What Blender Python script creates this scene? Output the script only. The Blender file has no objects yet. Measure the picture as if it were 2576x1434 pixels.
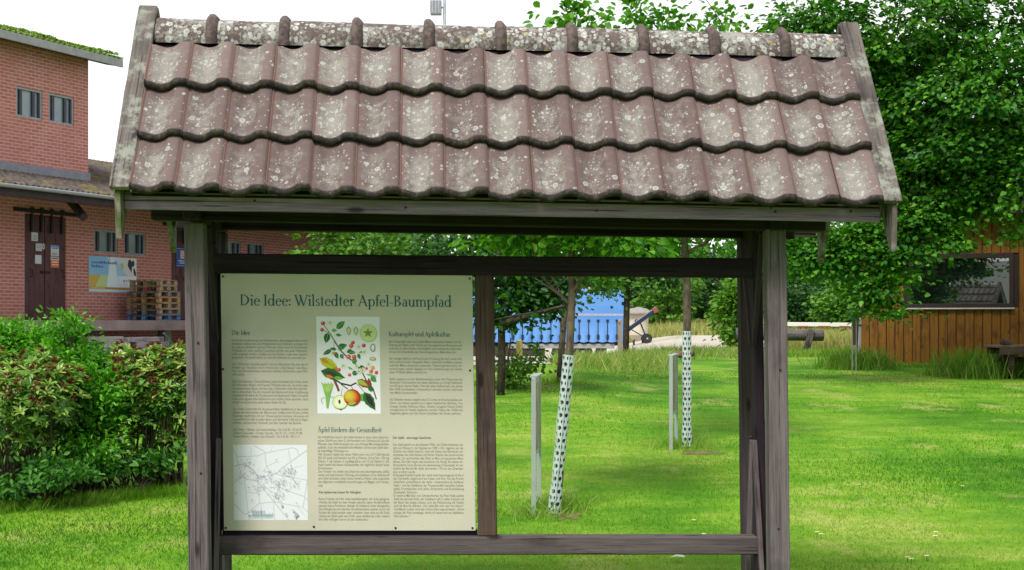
import bpy, math, random
import numpy as np
from mathutils import Vector, Matrix
R = math.radians
rng = np.random.default_rng(7)
random.seed(7)
sc = bpy.context.scene
COL = sc.collection
F = 3540.0; CX = 1287.5; HY = 815.0; CZ = 1.6      # camera: focal length and horizon in photo pixels, eye height

def at(px, py, Y):
    return Vector(((px - CX) / F * Y, Y, CZ - (py - HY) / F * Y))
def lin(c):
    return tuple(((v/255)/12.92 if v/255 <= .04045 else ((v/255+.055)/1.055)**2.4) for v in c)

# ---------------------------------------------------------------- terrain
_ys = np.linspace(-60, 700, 3041)
def prof(pts):
    p = np.array(pts, float); z = np.interp(_ys, p[:, 0], p[:, 1])
    out = z.copy()
    k = np.ones(13) / 13
    for _ in range(2):
        out = np.convolve(np.pad(out, 6, mode='edge'), k, mode='valid')
    return out
PL = prof([(-60, 0), (5, 0), (8, .04), (11, .10), (15, .28), (22, .62), (30, .74), (45, .66), (75, .4), (140, .6), (300, 4), (700, 9)])
PM = prof([(-60, 0), (5, 0), (8, .04), (11, .10), (15, .32), (21, .66), (26, .80), (32, .66), (40, .48), (55, .04), (75, -.42), (100, -.6), (140, -.4), (200, 1.6), (300, 5), (700, 9)])
PR = prof([(-60, 0), (5, 0), (8, .04), (11, .10), (15, .32), (22, .57), (30, .74), (36, .80), (50, .76), (80, .66), (120, .80), (160, 1.7), (300, 6), (700, 10)])
def sstep(a, b, x):
    t = np.clip((x - a) / (b - a), 0, 1); return t * t * (3 - 2 * t)
def zg(X, Y):
    X = np.asarray(X, float); Y = np.asarray(Y, float)
    u = X / np.maximum(Y, 6.0)
    l = np.interp(Y, _ys, PL); m = np.interp(Y, _ys, PM); r = np.interp(Y, _ys, PR)
    a = sstep(-.2, -.06, u); b = sstep(.04, .12, u)
    z = l * (1 - a) + m * a
    z = z * (1 - b) + r * b
    return z + .015 * np.sin(X * 1.3 + Y * .7) * np.sin(Y * .9 - X * .4)
def gz(x, y): return float(zg(x, y))

# ---------------------------------------------------------------- object helpers
def tag(o, label=None, cat=None, group=None, kind=None):
    if label: o['label'] = label
    if cat: o['category'] = cat
    if group: o['group'] = group
    if kind: o['kind'] = kind
    return o
def empty(name, loc=(0, 0, 0), rz=0.0, label=None, cat=None, group=None):
    o = bpy.data.objects.new(name, None); COL.objects.link(o)
    o.location = loc; o.rotation_euler = (0, 0, rz); o.empty_display_size = .1
    return tag(o, label, cat, group)
def link(name, me, parent=None, loc=None):
    o = bpy.data.objects.new(name, me); COL.objects.link(o)
    if parent is not None: o.parent = parent
    if loc is not None: o.location = loc
    return o
def copy_tree(o, parent=None):
    c = o.copy(); COL.objects.link(c); c.parent = parent
    for ch in list(o.children): copy_tree(ch, c)
    return c

class MB:
    """collects vertices and faces for ONE mesh; 'g' is a grain coordinate (along, across, across)"""
    def __init__(s):
        s.v = []; s.f = []; s.mi = []; s.g = []; s.uv = []; s.t = []; s.m = 0; s.tint = 0.0; s.smooth = False
    def add(s, verts, faces, g=None, uv=None):
        b = len(s.v)
        s.v += [tuple(p) for p in verts]
        s.g += [tuple(q) for q in (g if g is not None else verts)]
        s.uv += [tuple(q) for q in (uv if uv is not None else [(0, 0)] * len(verts))]
        s.t += [s.tint] * len(verts)
        s.f += [tuple(i + b for i in f) for f in faces]
        s.mi += [s.m] * len(faces)
        return s
    def box(s, x0, x1, y0, y1, z0, z1, axis=None):
        """axis-aligned timber or block with small chamfers"""
        d = (x1 - x0, y1 - y0, z1 - z0)
        ax = axis if axis is not None else max(range(3), key=lambda i: d[i])
        c = [(x0 + x1) / 2, (y0 + y1) / 2, (z0 + z1) / 2]
        p0 = list(c); p1 = list(c); p0[ax] -= d[ax] / 2; p1[ax] += d[ax] / 2
        oth = [i for i in range(3) if i != ax]
        u = [0, 0, 0]; u[oth[0]] = 1
        return s.beam(p0, p1, d[oth[0]], d[oth[1]], u)
    def beam(s, p0, p1, w, h, side=(1, 0, 0), ch=None, segs=1, wob=0.0, w1=None, h1=None):
        p0 = Vector(p0); p1 = Vector(p1); ax = (p1 - p0); L = ax.length; ax.normalize()
        sd = Vector(side); sd = (sd - ax * sd.dot(ax)).normalized(); up = ax.cross(sd)
        if ch is None: ch = min(.006, w * .12, h * .12)
        w1 = w if w1 is None else w1; h1 = h if h1 is None else h1
        off = random.random() * 40
        prof_ = lambda W, H: [(-W/2+ch, -H/2), (W/2-ch, -H/2), (W/2, -H/2+ch), (W/2, H/2-ch), (W/2-ch, H/2), (-W/2+ch, H/2), (-W/2, H/2-ch), (-W/2, -H/2+ch)]
        V = []; G = []; Fc = []
        ts = [0, min(ch / L, .3)] + [i / segs for i in range(1, segs)] + [1 - min(ch / L, .3), 1]
        for k, t in enumerate(ts):
            sh = 1.0
            W = w + (w1 - w) * t; H = h + (h1 - h) * t
            if k in (0, len(ts) - 1): W -= ch * 1.2; H -= ch * 1.2
            jx = (random.random() - .5) * wob; jy = (random.random() - .5) * wob
            for a, b in prof_(W, H):
                V.append(p0 + ax * (L * t) + sd * (a + jx) + up * (b + jy))
                G.append((L * t + off, a + off * .37, b + off * .73))
        n = len(ts)
        for k in range(n - 1):
            for j in range(8):
                a = k * 8 + j; b = k * 8 + (j + 1) % 8
                Fc.append((a, b, b + 8, a + 8))
        Fc.append(tuple(range(7, -1, -1))); Fc.append(tuple((n - 1) * 8 + j for j in range(8)))
        return s.add(V, Fc, G)
    def tube(s, pts, rad, n=8, cap=True, squash=1.0):
        pts = [Vector(p) for p in pts]; m = len(pts)
        rad = rad if hasattr(rad, '__len__') else [rad] * m
        V = []; G = []; Fc = []; ln = 0.0; off = random.random() * 20
        ref = Vector((0, 0, 1)); prev = None
        for k, p in enumerate(pts):
            d = (pts[min(k + 1, m - 1)] - pts[max(k - 1, 0)]).normalized()
            if prev is None:
                a = d.orthogonal().normalized()
            else:
                a = (prev - d * prev.dot(d)).normalized()
            prev = a; b = d.cross(a)
            if k: ln += (p - pts[k - 1]).length
            for j in range(n):
                th = 2 * math.pi * j / n
                V.append(p + a * (rad[k] * math.cos(th)) + b * (rad[k] * math.sin(th) * squash))
                G.append((ln + off, rad[k] * math.cos(th), rad[k] * math.sin(th)))
        for k in range(m - 1):
            for j in range(n):
                a = k * n + j; b = k * n + (j + 1) % n
                Fc.append((a, b, b + n, a + n))
        if cap:
            Fc.append(tuple(range(n - 1, -1, -1))); Fc.append(tuple((m - 1) * n + j for j in range(n)))
        return s.add(V, Fc, G)
    def lathe(s, prof_, n=16, c=(0, 0, 0), axis='z'):
        V = []; Fc = []; m = len(prof_)
        for r, z in prof_:
            for j in range(n):
                th = 2 * math.pi * j / n
                a, b = r * math.cos(th), r * math.sin(th)
                p = (a, b, z) if axis == 'z' else ((a, z, b) if axis == 'y' else (z, a, b))
                V.append((p[0] + c[0], p[1] + c[1], p[2] + c[2]))
        for k in range(m - 1):
            for j in range(n):
                a = k * n + j; b = k * n + (j + 1) % n
                Fc.append((a, b, b + n, a + n) if axis != 'y' else (a, a + n, b + n, b))
        Fc.append(tuple(range(n - 1, -1, -1)) if axis != 'y' else tuple(range(n)))
        Fc.append(tuple((m - 1) * n + j for j in range(n)) if axis != 'y' else tuple((m - 1) * n + j for j in range(n - 1, -1, -1)))
        return s.add(V, Fc)
    def prism(s, poly, y0, y1, axis='y'):
        """polygon in (x,z) given counter-clockwise seen from -y, extruded along y"""
        n = len(poly)
        mk = (lambda a, b, y: (a, y, b)) if axis == 'y' else ((lambda a, b, y: (y, a, b)) if axis == 'x' else (lambda a, b, y: (a, b, y)))
        V = [mk(a, b, y0) for a, b in poly] + [mk(a, b, y1) for a, b in poly]
        Fc = [tuple(range(n)), tuple(range(2 * n - 1, n - 1, -1))]
        for i in range(n):
            j = (i + 1) % n; Fc.append((j, i, i + n, j + n))
        return s.add(V, Fc)
    def quad(s, a, b, c, d, uv=None):
        return s.add([a, b, c, d], [(0, 1, 2, 3)], uv=uv)
    def build(s, name, mats, parent=None, smooth=False, warp=None, loc=None, fixn=True):
        me = bpy.data.meshes.new(name)
        V = s.v if warp is None else [warp(p) for p in s.v]
        me.from_pydata(V, [], s.f)
        if not isinstance(mats, (list, tuple)): mats = [mats]
        for m in mats: me.materials.append(m)
        me.polygons.foreach_set('material_index', s.mi)
        a = me.attributes.new('g', 'FLOAT_VECTOR', 'POINT'); a.data.foreach_set('vector', np.array(s.g, np.float32).ravel())
        a = me.attributes.new('tint', 'FLOAT', 'POINT'); a.data.foreach_set('value', np.array(s.t, np.float32))
        uvl = me.uv_layers.new(name='UVMap')
        li = np.empty(len(me.loops), np.int32); me.loops.foreach_get('vertex_index', li)
        uvl.data.foreach_set('uv', np.array(s.uv, np.float32)[li].ravel())
        if smooth: me.polygons.foreach_set('use_smooth', [True] * len(me.polygons))
        me.update()
        if fixn:
            import bmesh
            bm = bmesh.new(); bm.from_mesh(me); bmesh.ops.recalc_face_normals(bm, faces=bm.faces); bm.to_mesh(me); bm.free()
        return link(name, me, parent, loc)

# ---------------------------------------------------------------- node helpers
class Mat:
    def __init__(s, name):
        s.m = bpy.data.materials.new(name); s.m.use_nodes = True; s.nt = s.m.node_tree
        s.nt.nodes.clear()
        s.out = s.n('ShaderNodeOutputMaterial')
    def n(s, t, ins=None, **kw):
        x = s.nt.nodes.new(t)
        for k, v in kw.items(): setattr(x, k, v)
        for k, v in (ins or {}).items(): s.set(x, k, v)
        return x
    def set(s, x, k, v):
        sk = x.inputs[k]
        if isinstance(v, bpy.types.NodeSocket): s.nt.links.new(v, sk)
        elif isinstance(v, bpy.types.Node): s.nt.links.new(v.outputs[0], sk)
        else:
            if sk.type == 'RGBA' and len(v) == 3: v = (*v, 1)
            sk.default_value = v
    def ramp(s, fac, stops, interp='LINEAR'):
        r = s.n('ShaderNodeValToRGB'); cr = r.color_ramp; cr.interpolation = interp
        while len(cr.elements) < len(stops): cr.elements.new(.5)
        for e, (p, c) in zip(cr.elements, stops):
            e.position = p
            e.color = (*c, 1) if hasattr(c, '__len__') else (c, c, c, 1)
        s.set(r, 'Fac', fac); return r.outputs[0]
    def noise(s, vec, scale, detail=3, rough=.55, dist=0.0):
        return s.n('ShaderNodeTexNoise', {'Vector': vec, 'Scale': scale, 'Detail': detail, 'Roughness': rough, 'Distortion': dist}).outputs['Fac']
    def vor(s, vec, scale, feature='F1', rnd=1.0):
        return s.n('ShaderNodeTexVoronoi', {'Vector': vec, 'Scale': scale, 'Randomness': rnd}, feature=feature).outputs['Distance']
    def attr(s, name, out='Vector'):
        return s.n('ShaderNodeAttribute', attribute_name=name).outputs[out]
    def scale(s, vec, sc_):
        return s.n('ShaderNodeMapping', {'Vector': vec, 'Scale': sc_}).outputs[0]
    def mix(s, fac, a, b, mode='MIX'):
        x = s.n('ShaderNodeMix', data_type='RGBA', blend_type=mode)
        s.set(x, 0, fac); s.set(x, 6, a); s.set(x, 7, b); return x.outputs[2]
    def math(s, op, a, b=0.0, clamp=False):
        x = s.n('ShaderNodeMath', operation=op, use_clamp=clamp); s.set(x, 0, a); s.set(x, 1, b); return x.outputs[0]
    def bump(s, h, strength=.3, dist=.01):
        return s.n('ShaderNodeBump', {'Height': h, 'Strength': strength, 'Distance': dist}).outputs[0]
    def bsdf(s, color, rough=.7, spec=.3, bump=None, **kw):
        b = s.n('ShaderNodeBsdfPrincipled', {'Base Color': color, 'Roughness': rough, 'Specular IOR Level': spec})
        for k, v in kw.items(): s.set(b, k.replace('_', ' '), v)
        if bump is not None: s.set(b, 'Normal', bump)
        return b.outputs[0]
    def done(s, sh):
        s.nt.links.new(sh, s.out.inputs['Surface']); return s.m
    def pos(s): return s.n('ShaderNodeNewGeometry').outputs['Position']
    def obj(s): return s.n('ShaderNodeTexCoord').outputs['Object']

def wood_mat(name, dark, light, streak=1.0, lichen=0.0, rough=.85, moss=0.0, dirt=(.02, .016, .02)):
    m = Mat(name); g = m.attr('g')
    big = m.noise(m.scale(g, (.8, 26, 26)), 1.0, 5, .65)
    fine = m.noise(m.scale(g, (4, 120, 120)), 1.0, 4, .75)
    f = m.math('ADD', m.math('MULTIPLY', big, .52), m.math('MULTIPLY', fine, .48 * streak))
    col = m.ramp(f, [(.30, dark), (.62, light)])
    crack = m.noise(m.scale(g, (1.6, 70, 70)), 1.0, 2, .5)
    ck = m.ramp(crack, [(.34, 1.0), (.39, 0.0)])
    col = m.mix(m.math('MULTIPLY', ck, .8), col, dirt)
    blot = m.noise(m.scale(g, (2.0, 3.5, 3.5)), 1.3, 4, .6)
    col = m.mix(m.ramp(blot, [(.52, 0.0), (.74, .75)]), col, dirt)
    kn = m.vor(m.scale(g, (2.6, 8, 8)), 1.0)
    col = m.mix(m.ramp(kn, [(.07, .85), (.14, 0.0)]), col, tuple(c * .35 for c in dark))
    if lichen:
        p = m.n('ShaderNodeTexCoord').outputs['Object']
        l1 = m.noise(p, 22, 5, .7); l2 = m.noise(p, 6, 3, .6)
        lm = m.ramp(m.math('MULTIPLY', l1, l2), [(.30 - .1 * lichen, 0.0), (.42 - .1 * lichen, 1.0)])
        col = m.mix(m.math('MULTIPLY', lm, .75), col, (.29, .31, .265))
        y = m.ramp(m.noise(p, 9, 4, .65), [(.66, 0.0), (.70, .9)])
        col = m.mix(y, col, (.26, .21, .03))
    if moss:
        p = m.n('ShaderNodeTexCoord').outputs['Object']
        col = m.mix(m.ramp(m.noise(p, 12, 4, .6), [(.5 - .15 * moss, 0.0), (.7 - .15 * moss, .9)]), col, (.07, .10, .02))
    h = m.math('SUBTRACT', fine, m.math('MULTIPLY', ck, .8))
    return m.done(m.bsdf(col, rough, .2, m.bump(h, .5, .004)))

def plain(name, c, rough=.6, spec=.3, metal=0.0, var=.15, vs=6.0, bump=0.0):
    m = Mat(name); p = m.obj()
    n = m.noise(p, vs, 4, .6)
    col = m.ramp(n, [(.3, tuple(v * (1 - var) for v in c)), (.7, tuple(min(1, v * (1 + var)) for v in c))])
    b = m.bump(m.noise(p, vs * 12, 3), bump, .004) if bump else None
    return m.done(m.bsdf(col, rough, spec, b, Metallic=metal))
def ink(name, c):
    m = Mat(name); return m.done(m.bsdf(lin(c), .55, .3))

def leaf_mat(name, stops, trans=.35, rough=.5, spec=.35):
    m = Mat(name); t = m.attr('tint', 'Fac')
    col = m.ramp(t, stops)
    b = m.bsdf(col, rough, spec)
    tr = m.n('ShaderNodeBsdfTranslucent', {'Color': m.mix(1.0, col, (1.0, 1.15, .45), 'MULTIPLY')}).outputs[0]
    x = m.n('ShaderNodeMixShader', {0: trans, 1: b, 2: tr}).outputs[0]
    return m.done(x)

# ---------------------------------------------------------------- foliage
def leaf_mesh(name, C, N, T, L, W, tint, mat, parent=None, fold=.18, kinds=None):
    """one mesh of folded leaf faces: centres C, normals N, tip directions T (n,3), lengths L, widths W"""
    n = len(C)
    T = T / np.maximum(np.linalg.norm(T, axis=1, keepdims=True), 1e-6)
    B = np.cross(N, T); B /= np.maximum(np.linalg.norm(B, axis=1, keepdims=True), 1e-6)
    Nn = np.cross(T, B)
    L = np.broadcast_to(L, (n,))[:, None]; W = np.broadcast_to(W, (n,))[:, None]
    v = np.empty((n, 6, 3), np.float32)
    v[:, 0] = C - T * L * .5
    v[:, 1] = C + B * W * .5 + Nn * W * fold - T * L * .14
    v[:, 2] = C + B * W * .38 + Nn * W * fold * .7 + T * L * .22
    v[:, 3] = C + T * L * .5 - Nn * L * .12
    v[:, 4] = C - B * W * .38 + Nn * W * fold * .7 + T * L * .22
    v[:, 5] = C - B * W * .5 + Nn * W * fold - T * L * .14
    me = bpy.data.meshes.new(name)
    me.vertices.add(n * 6); me.vertices.foreach_set('co', v.ravel())
    base = (np.arange(n) * 6)[:, None]
    tri = np.concatenate([base + np.array([[0, 5, 4, 3]]), base + np.array([[0, 3, 2, 1]])], 1).reshape(-1).astype(np.int32)
    nt = n * 2
    me.loops.add(nt * 4); me.loops.foreach_set('vertex_index', tri)
    me.polygons.add(nt); me.polygons.foreach_set('loop_start', np.arange(nt, dtype=np.int32) * 4)
    mats = mat if isinstance(mat, (list, tuple)) else [mat]
    for mm in mats: me.materials.append(mm)
    if kinds is not None: me.polygons.foreach_set('material_index', np.repeat(kinds, 2).astype(np.int32))
    a = me.attributes.new('tint', 'FLOAT', 'POINT'); a.data.foreach_set('value', np.repeat(tint, 6).astype(np.float32))
    me.update(calc_edges=True); me.validate()
    return link(name, me, parent)

def unit(a): return a / np.maximum(np.linalg.norm(a, axis=1, keepdims=True), 1e-6)

def crown_points(ells, per, spread, seed, shell=.55, droop=.5, up=.5, flat=.5):
    """leaf centres in clumps: ells = (cx,cy,cz,rx,ry,rz,nclumps)"""
    g = np.random.default_rng(seed); Cs = []; Ns = []; Ts = []; Tn = []
    for (cx, cy, cz, rx, ry, rz, nc) in ells:
        d = unit(g.normal(size=(nc, 3)))
        rad = shell + (1 - shell) * g.random((nc, 1)) ** .6
        rad *= 1 + .14 * np.sin(d[:, :1] * 5 + seed) + .12 * np.sin(d[:, 2:] * 7 + d[:, 1:2] * 4 + seed)
        cc = np.array([cx, cy, cz]) + d * rad * np.array([rx, ry, rz])
        for i in range(nc):
            k = max(4, int(per * g.uniform(.55, 1.35)))
            sp = spread * g.uniform(.6, 1.35)
            o = g.normal(size=(k, 3)) * np.array([sp, sp, sp * flat])
            h = np.linalg.norm(o[:, :2], axis=1)
            o[:, 2] -= np.minimum(droop * h * h / max(sp, .01) * .35, 1.1 * sp)
            Cs.append(cc[i] + o)
            nn = np.array([0, 0, up]) + d[i] * .55 + g.normal(size=(k, 3)) * .42
            Ns.append(nn)
            out = o * np.array([1, 1, 0]) + d[i] * .25 + g.normal(size=(k, 3)) * .12
            out[:, 2] -= .25 * np.linalg.norm(out[:, :2], axis=1)
            Ts.append(out)
            Tn.append(np.clip(g.normal(.5 + g.normal() * .13, .17, k), 0, 1))
    return np.concatenate(Cs), unit(np.concatenate(Ns)), np.concatenate(Ts), np.concatenate(Tn)

def limb(mb, p0, p1, r0, r1, bend=.12, n=7, seg=6, g=random):
    p0 = Vector(p0); p1 = Vector(p1); L = (p1 - p0).length
    off = Vector((g.uniform(-1, 1), g.uniform(-1, 1), g.uniform(-.3, .6))) * bend * L
    pts = []; rs = []
    for i in range(seg + 1):
        t = i / seg
        pts.append(p0.lerp(p1, t) + off * (4 * t * (1 - t)) * .5 + Vector((g.uniform(-1, 1), g.uniform(-1, 1), 0)) * r0 * .15)
        rs.append(r0 + (r1 - r0) * t ** .8)
    pts[0] = p0
    mb.tube(pts, rs, n)
    return pts

def tree(name, label, base, trunk_top, r0, r1, ells, per, spread, lsize, mat, bark, seed, cat='tree', group=None,
         forks=6, twigs=2, shell=.5, droop=.5, up=.5, lean=(0, 0), flat=.5):
    g = random.Random(seed)
    bz = gz(*base)
    root = empty(name, (base[0], base[1], bz), 0, label, cat, group)
    o = np.array([base[0], base[1], bz])
    mb = MB()
    top = Vector((lean[0], lean[1], trunk_top))
    pts = limb(mb, (0, 0, -.1), top, r0 * 1.15, r1, .05, 9, 8, g)
    for (cx, cy, cz, rx, ry, rz, nc) in ells:
        for k in range(max(1, forks // len(ells)) if forks else 0):
            st = pts[g.randint(4, len(pts) - 1)]
            d = Vector((g.gauss(0, 1), g.gauss(0, 1), g.gauss(.2, .7))).normalized()
            e = Vector((cx - o[0] + d.x * rx * .75, cy - o[1] + d.y * ry * .75, cz - o[2] + d.z * rz * .7))
            q = limb(mb, st, e, r1 * .6, r1 * .14, .18, 6, 6, g)
            for _ in range(twigs):
                s2 = q[g.randint(2, 5)]
                e2 = s2 + Vector((g.gauss(0, .35) * rx, g.gauss(0, .35) * ry, g.uniform(-.1, .45) * rz))
                limb(mb, s2, e2, r1 * .25, r1 * .07, .2, 5, 4, g)
    mb.build('trunk', bark, root, smooth=True, fixn=False)
    C, N, T, tn = crown_points(ells, per, spread, seed, shell, droop, up, flat)
    C = C - o
    gg = np.random.default_rng(seed + 1)
    L = lsize * gg.uniform(.7, 1.25, len(C))
    leaf_mesh('crown', C, N, T, L, L * gg.uniform(.6, .85, len(C)), tn, mat, root)
    return root

def blades(name, label, XY, h, w, tint, mat, lean=.45, kind='stuff', cat=None, parent=None, group=None, seed=1, z=None):
    """grass blades: one tapering bent blade of two triangles each"""
    g = np.random.default_rng(seed); n = len(XY)
    z0 = zg(XY[:, 0], XY[:, 1]) - .005 if z is None else z
    P = np.column_stack([XY, z0]); th = g.uniform(0, 2 * math.pi, n)
    s = np.column_stack([np.cos(th), np.sin(th), np.zeros(n)])
    ld = g.normal(size=(n, 2)) * lean
    d = np.column_stack([ld, np.ones(n)]); d = unit(d)
    h = np.broadcast_to(h, (n,))[:, None]; w = np.broadcast_to(w, (n,))[:, None]
    v = np.empty((n, 4, 3), np.float32)
    v[:, 0] = P - s * w * .5; v[:, 1] = P + s * w * .5
    mid = P + d * h * .55 + np.array([0, 0, .06]) * h
    v[:, 2] = mid + s * w * .3
    v[:, 3] = P + d * h
    me = bpy.data.meshes.new(name)
    me.vertices.add(n * 4); me.vertices.foreach_set('co', v.ravel())
    b = (np.arange(n) * 4)[:, None]
    tri = np.concatenate([b + np.array([[0, 1, 2]]), b + np.array([[0, 2, 3]])], 1).reshape(-1).astype(np.int32)
    me.loops.add(n * 6); me.loops.foreach_set('vertex_index', tri)
    me.polygons.add(n * 2); me.polygons.foreach_set('loop_start', np.arange(n * 2, dtype=np.int32) * 3)
    me.materials.append(mat)
    a = me.attributes.new('tint', 'FLOAT', 'POINT'); a.data.foreach_set('value', np.repeat(tint, 4).astype(np.float32))
    me.update(calc_edges=True)
    o = link(name, me, parent)
    return tag(o, label, cat or 'grass', group, kind) if parent is None else o
# ---------------------------------------------------------------- camera, sky, sun
cam = bpy.data.cameras.new('camera'); co = bpy.data.objects.new('camera', cam); COL.objects.link(co)
co.location = (0, 0, CZ); co.rotation_euler = (R(90), 0, 0)
cam.sensor_width = 36; cam.lens = F / 2575 * 36; cam.shift_y = (HY - 717) / 2575; cam.clip_end = 3000; cam.clip_start = .05
sc.camera = co
SUN_EL, SUN_AZ = 50, 24          # degrees; azimuth to the left of straight behind the camera
tosun = Vector((-math.cos(R(SUN_EL)) * math.sin(R(SUN_AZ)), -math.cos(R(SUN_EL)) * math.cos(R(SUN_AZ)), math.sin(R(SUN_EL))))
w = bpy.data.worlds.new('World'); sc.world = w; w.use_nodes = True
nt = w.node_tree; nt.nodes.clear()
sky = nt.nodes.new('ShaderNodeTexSky'); sky.sky_type = 'NISHITA'; sky.sun_disc = False
sky.sun_elevation = R(SUN_EL); sky.sun_rotation = math.atan2(tosun.x, tosun.y); sky.dust_density = 3
def wn(t, ins=None, **kw):
    x = nt.nodes.new(t)
    for k, v in kw.items(): setattr(x, k, v)
    for k, v in (ins or {}).items():
        if isinstance(v, bpy.types.NodeSocket): nt.links.new(v, x.inputs[k])
        else: x.inputs[k].default_value = v
    return x
tc = wn('ShaderNodeTexCoord'); dirv = tc.outputs['Generated']
cl = wn('ShaderNodeTexNoise', {'Vector': dirv, 'Scale': 2.2, 'Detail': 5.0}).outputs['Fac']
sx_ = wn('ShaderNodeSeparateXYZ', {0: dirv}).outputs
ahead = wn('ShaderNodeMapRange', {'Value': sx_[1], 'From Min': -1.2, 'From Max': .75}).outputs[0]     # invented bank: cloud kept white ahead, dimmer behind for deeper shade
fac = wn('ShaderNodeMath', {0: cl, 1: .30}, operation='MULTIPLY_ADD'); nt.links.new(ahead, fac.inputs[2])
rp = wn('ShaderNodeValToRGB', {'Fac': fac.outputs[0]}); rp.color_ramp.elements[0].position = .15; rp.color_ramp.elements[0].color = (.55, .55, .55, 1)
rp.color_ramp.elements[1].position = .95; rp.color_ramp.elements[1].color = (1, 1, 1, 1)
mx = wn('ShaderNodeMix', {0: rp.outputs[0]}, data_type='RGBA'); mx.inputs[7].default_value = (9.6, 9.7, 9.9, 1)   # bright cloud cover over the clear sky
bg = nt.nodes.new('ShaderNodeBackground'); bg.inputs['Strength'].default_value = .088
wo = nt.nodes.new('ShaderNodeOutputWorld')
for a, b in ((sky.outputs[0], mx.inputs[6]), (mx.outputs[2], bg.inputs['Color']), (bg.outputs[0], wo.inputs['Surface'])):
    nt.links.new(a, b)
sl = bpy.data.lights.new('sun', 'SUN'); sl.energy = 2.9; sl.angle = R(16); sl.color = (1, .955, .88)
so = bpy.data.objects.new('sun', sl); COL.objects.link(so); so.rotation_euler = tosun.to_track_quat('Z', 'Y').to_euler(); so.location = (-20, -20, 40)
sc.view_settings.view_transform = 'Standard'; sc.view_settings.look = 'None'; sc.view_settings.gamma = 1
sc.view_settings.exposure = .5
sc.cycles.max_bounces = 6; sc.cycles.transparent_max_bounces = 6

# ---------------------------------------------------------------- shelter with the information panel
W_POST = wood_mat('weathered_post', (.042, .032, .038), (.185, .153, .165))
W_DARK = wood_mat('shade_dark_timber', (.012, .007, .013), (.036, .024, .034), dirt=(.006, .004, .006))  # deep shade under the roof is put into this timber colour
W_MID = wood_mat('shaded_post', (.022, .014, .02), (.065, .048, .056))  # darker copy of the post wood with roof shade in its colour
W_RAIL = wood_mat('rail_timber', (.034, .025, .029), (.128, .103, .108), moss=.0)
W_UPR = wood_mat('brown_upright', (.030, .018, .018), (.115, .075, .064))
W_FASC = wood_mat('fascia_timber', (.085, .058, .095), (.34, .25, .36))
W_BARGE = wood_mat('lichen_timber', (.042, .034, .034), (.165, .142, .132), lichen=.6)
W_GREEN = wood_mat('mossy_timber', (.07, .065, .05), (.24, .22, .19), moss=.55)

SX, SY, SROT = -.12, 7.1, R(2.6)
sh = empty('notice_shelter', (SX, SY, 0), SROT, 'weathered wooden notice shelter with a small tiled gable roof on the lawn', 'notice board')
cS, sS = math.cos(SROT), math.sin(SROT)
def wf(p): return (p[0] - .013 * (p[2] - 1.2), p[1], p[2] - .007 * p[0])          # the old frame stands a little racked
def wr(p): return (p[0] - .013 * (p[2] - 1.2), p[1], p[2] - .0135 * p[0])
def SL(px, py, y=0.0, k=.007):
    a = (px - CX) / F
    x = (a * (SY + y * cS) - SX + y * sS) / (cS - a * sS)
    Y = SY + x * sS + y * cS
    z = CZ - (py - HY) / F * Y
    return x + .013 * (z - 1.2), z + k * x
PW = .096
for sx in (-1, 1):
    for yy in (-.31, .31):
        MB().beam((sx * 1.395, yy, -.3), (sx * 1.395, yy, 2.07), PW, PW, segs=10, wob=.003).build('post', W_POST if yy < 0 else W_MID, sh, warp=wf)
    # end frames: slim middle post, low infill board, and the splayed braces
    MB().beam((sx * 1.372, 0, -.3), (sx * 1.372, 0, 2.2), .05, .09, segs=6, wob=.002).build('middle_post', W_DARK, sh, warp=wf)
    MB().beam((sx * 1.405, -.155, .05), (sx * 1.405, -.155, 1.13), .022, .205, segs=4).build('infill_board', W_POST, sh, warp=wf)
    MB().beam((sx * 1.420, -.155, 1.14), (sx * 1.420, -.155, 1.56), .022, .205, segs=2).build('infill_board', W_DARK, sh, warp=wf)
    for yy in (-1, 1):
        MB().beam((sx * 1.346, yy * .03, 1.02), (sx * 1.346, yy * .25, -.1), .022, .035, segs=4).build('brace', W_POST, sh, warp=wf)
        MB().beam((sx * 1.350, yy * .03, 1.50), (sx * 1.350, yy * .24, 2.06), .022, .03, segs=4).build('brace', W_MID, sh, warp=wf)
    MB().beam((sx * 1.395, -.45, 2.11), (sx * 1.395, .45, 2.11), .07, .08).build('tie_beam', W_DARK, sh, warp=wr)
bolt = plain('rusty_bolt', (.05, .03, .025), .6, .4, .6)
MB().lathe([(0.0, 0), (.012, .0), (.012, .012), (0.0, .014)], 8).build('bolt', bolt, sh).matrix_local = Matrix.Translation(wf((-1.33, -.2, 1.98))) @ Matrix.Rotation(R(90), 4, 'Y')
MB().lathe([(0.0, 0), (.010, .0), (.010, .012), (0.0, .014)], 8).build('bolt', bolt, sh).matrix_local = Matrix.Translation(wf((1.345, .03, 1.03))) @ Matrix.Rotation(R(-90), 4, 'Y')
# rails and the centre upright
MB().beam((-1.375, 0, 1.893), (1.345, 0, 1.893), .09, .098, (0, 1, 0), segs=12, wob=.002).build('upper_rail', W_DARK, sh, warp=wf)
MB().beam((-1.352, -.012, .490), (1.352, -.012, .490), .088, .092, (0, 1, 0), segs=12, wob=.002).build('lower_rail', W_RAIL, sh, warp=wf)
x0u, _ = SL(1198, 1000, -.045); x1u, _ = SL(1246, 1000, -.045)
MB().beam(((x0u + x1u) / 2, 0, .536), ((x0u + x1u) / 2, 0, 1.845), x1u - x0u, .09, segs=8, wob=.002).build('centre_upright', W_UPR, sh, warp=wf)
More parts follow.
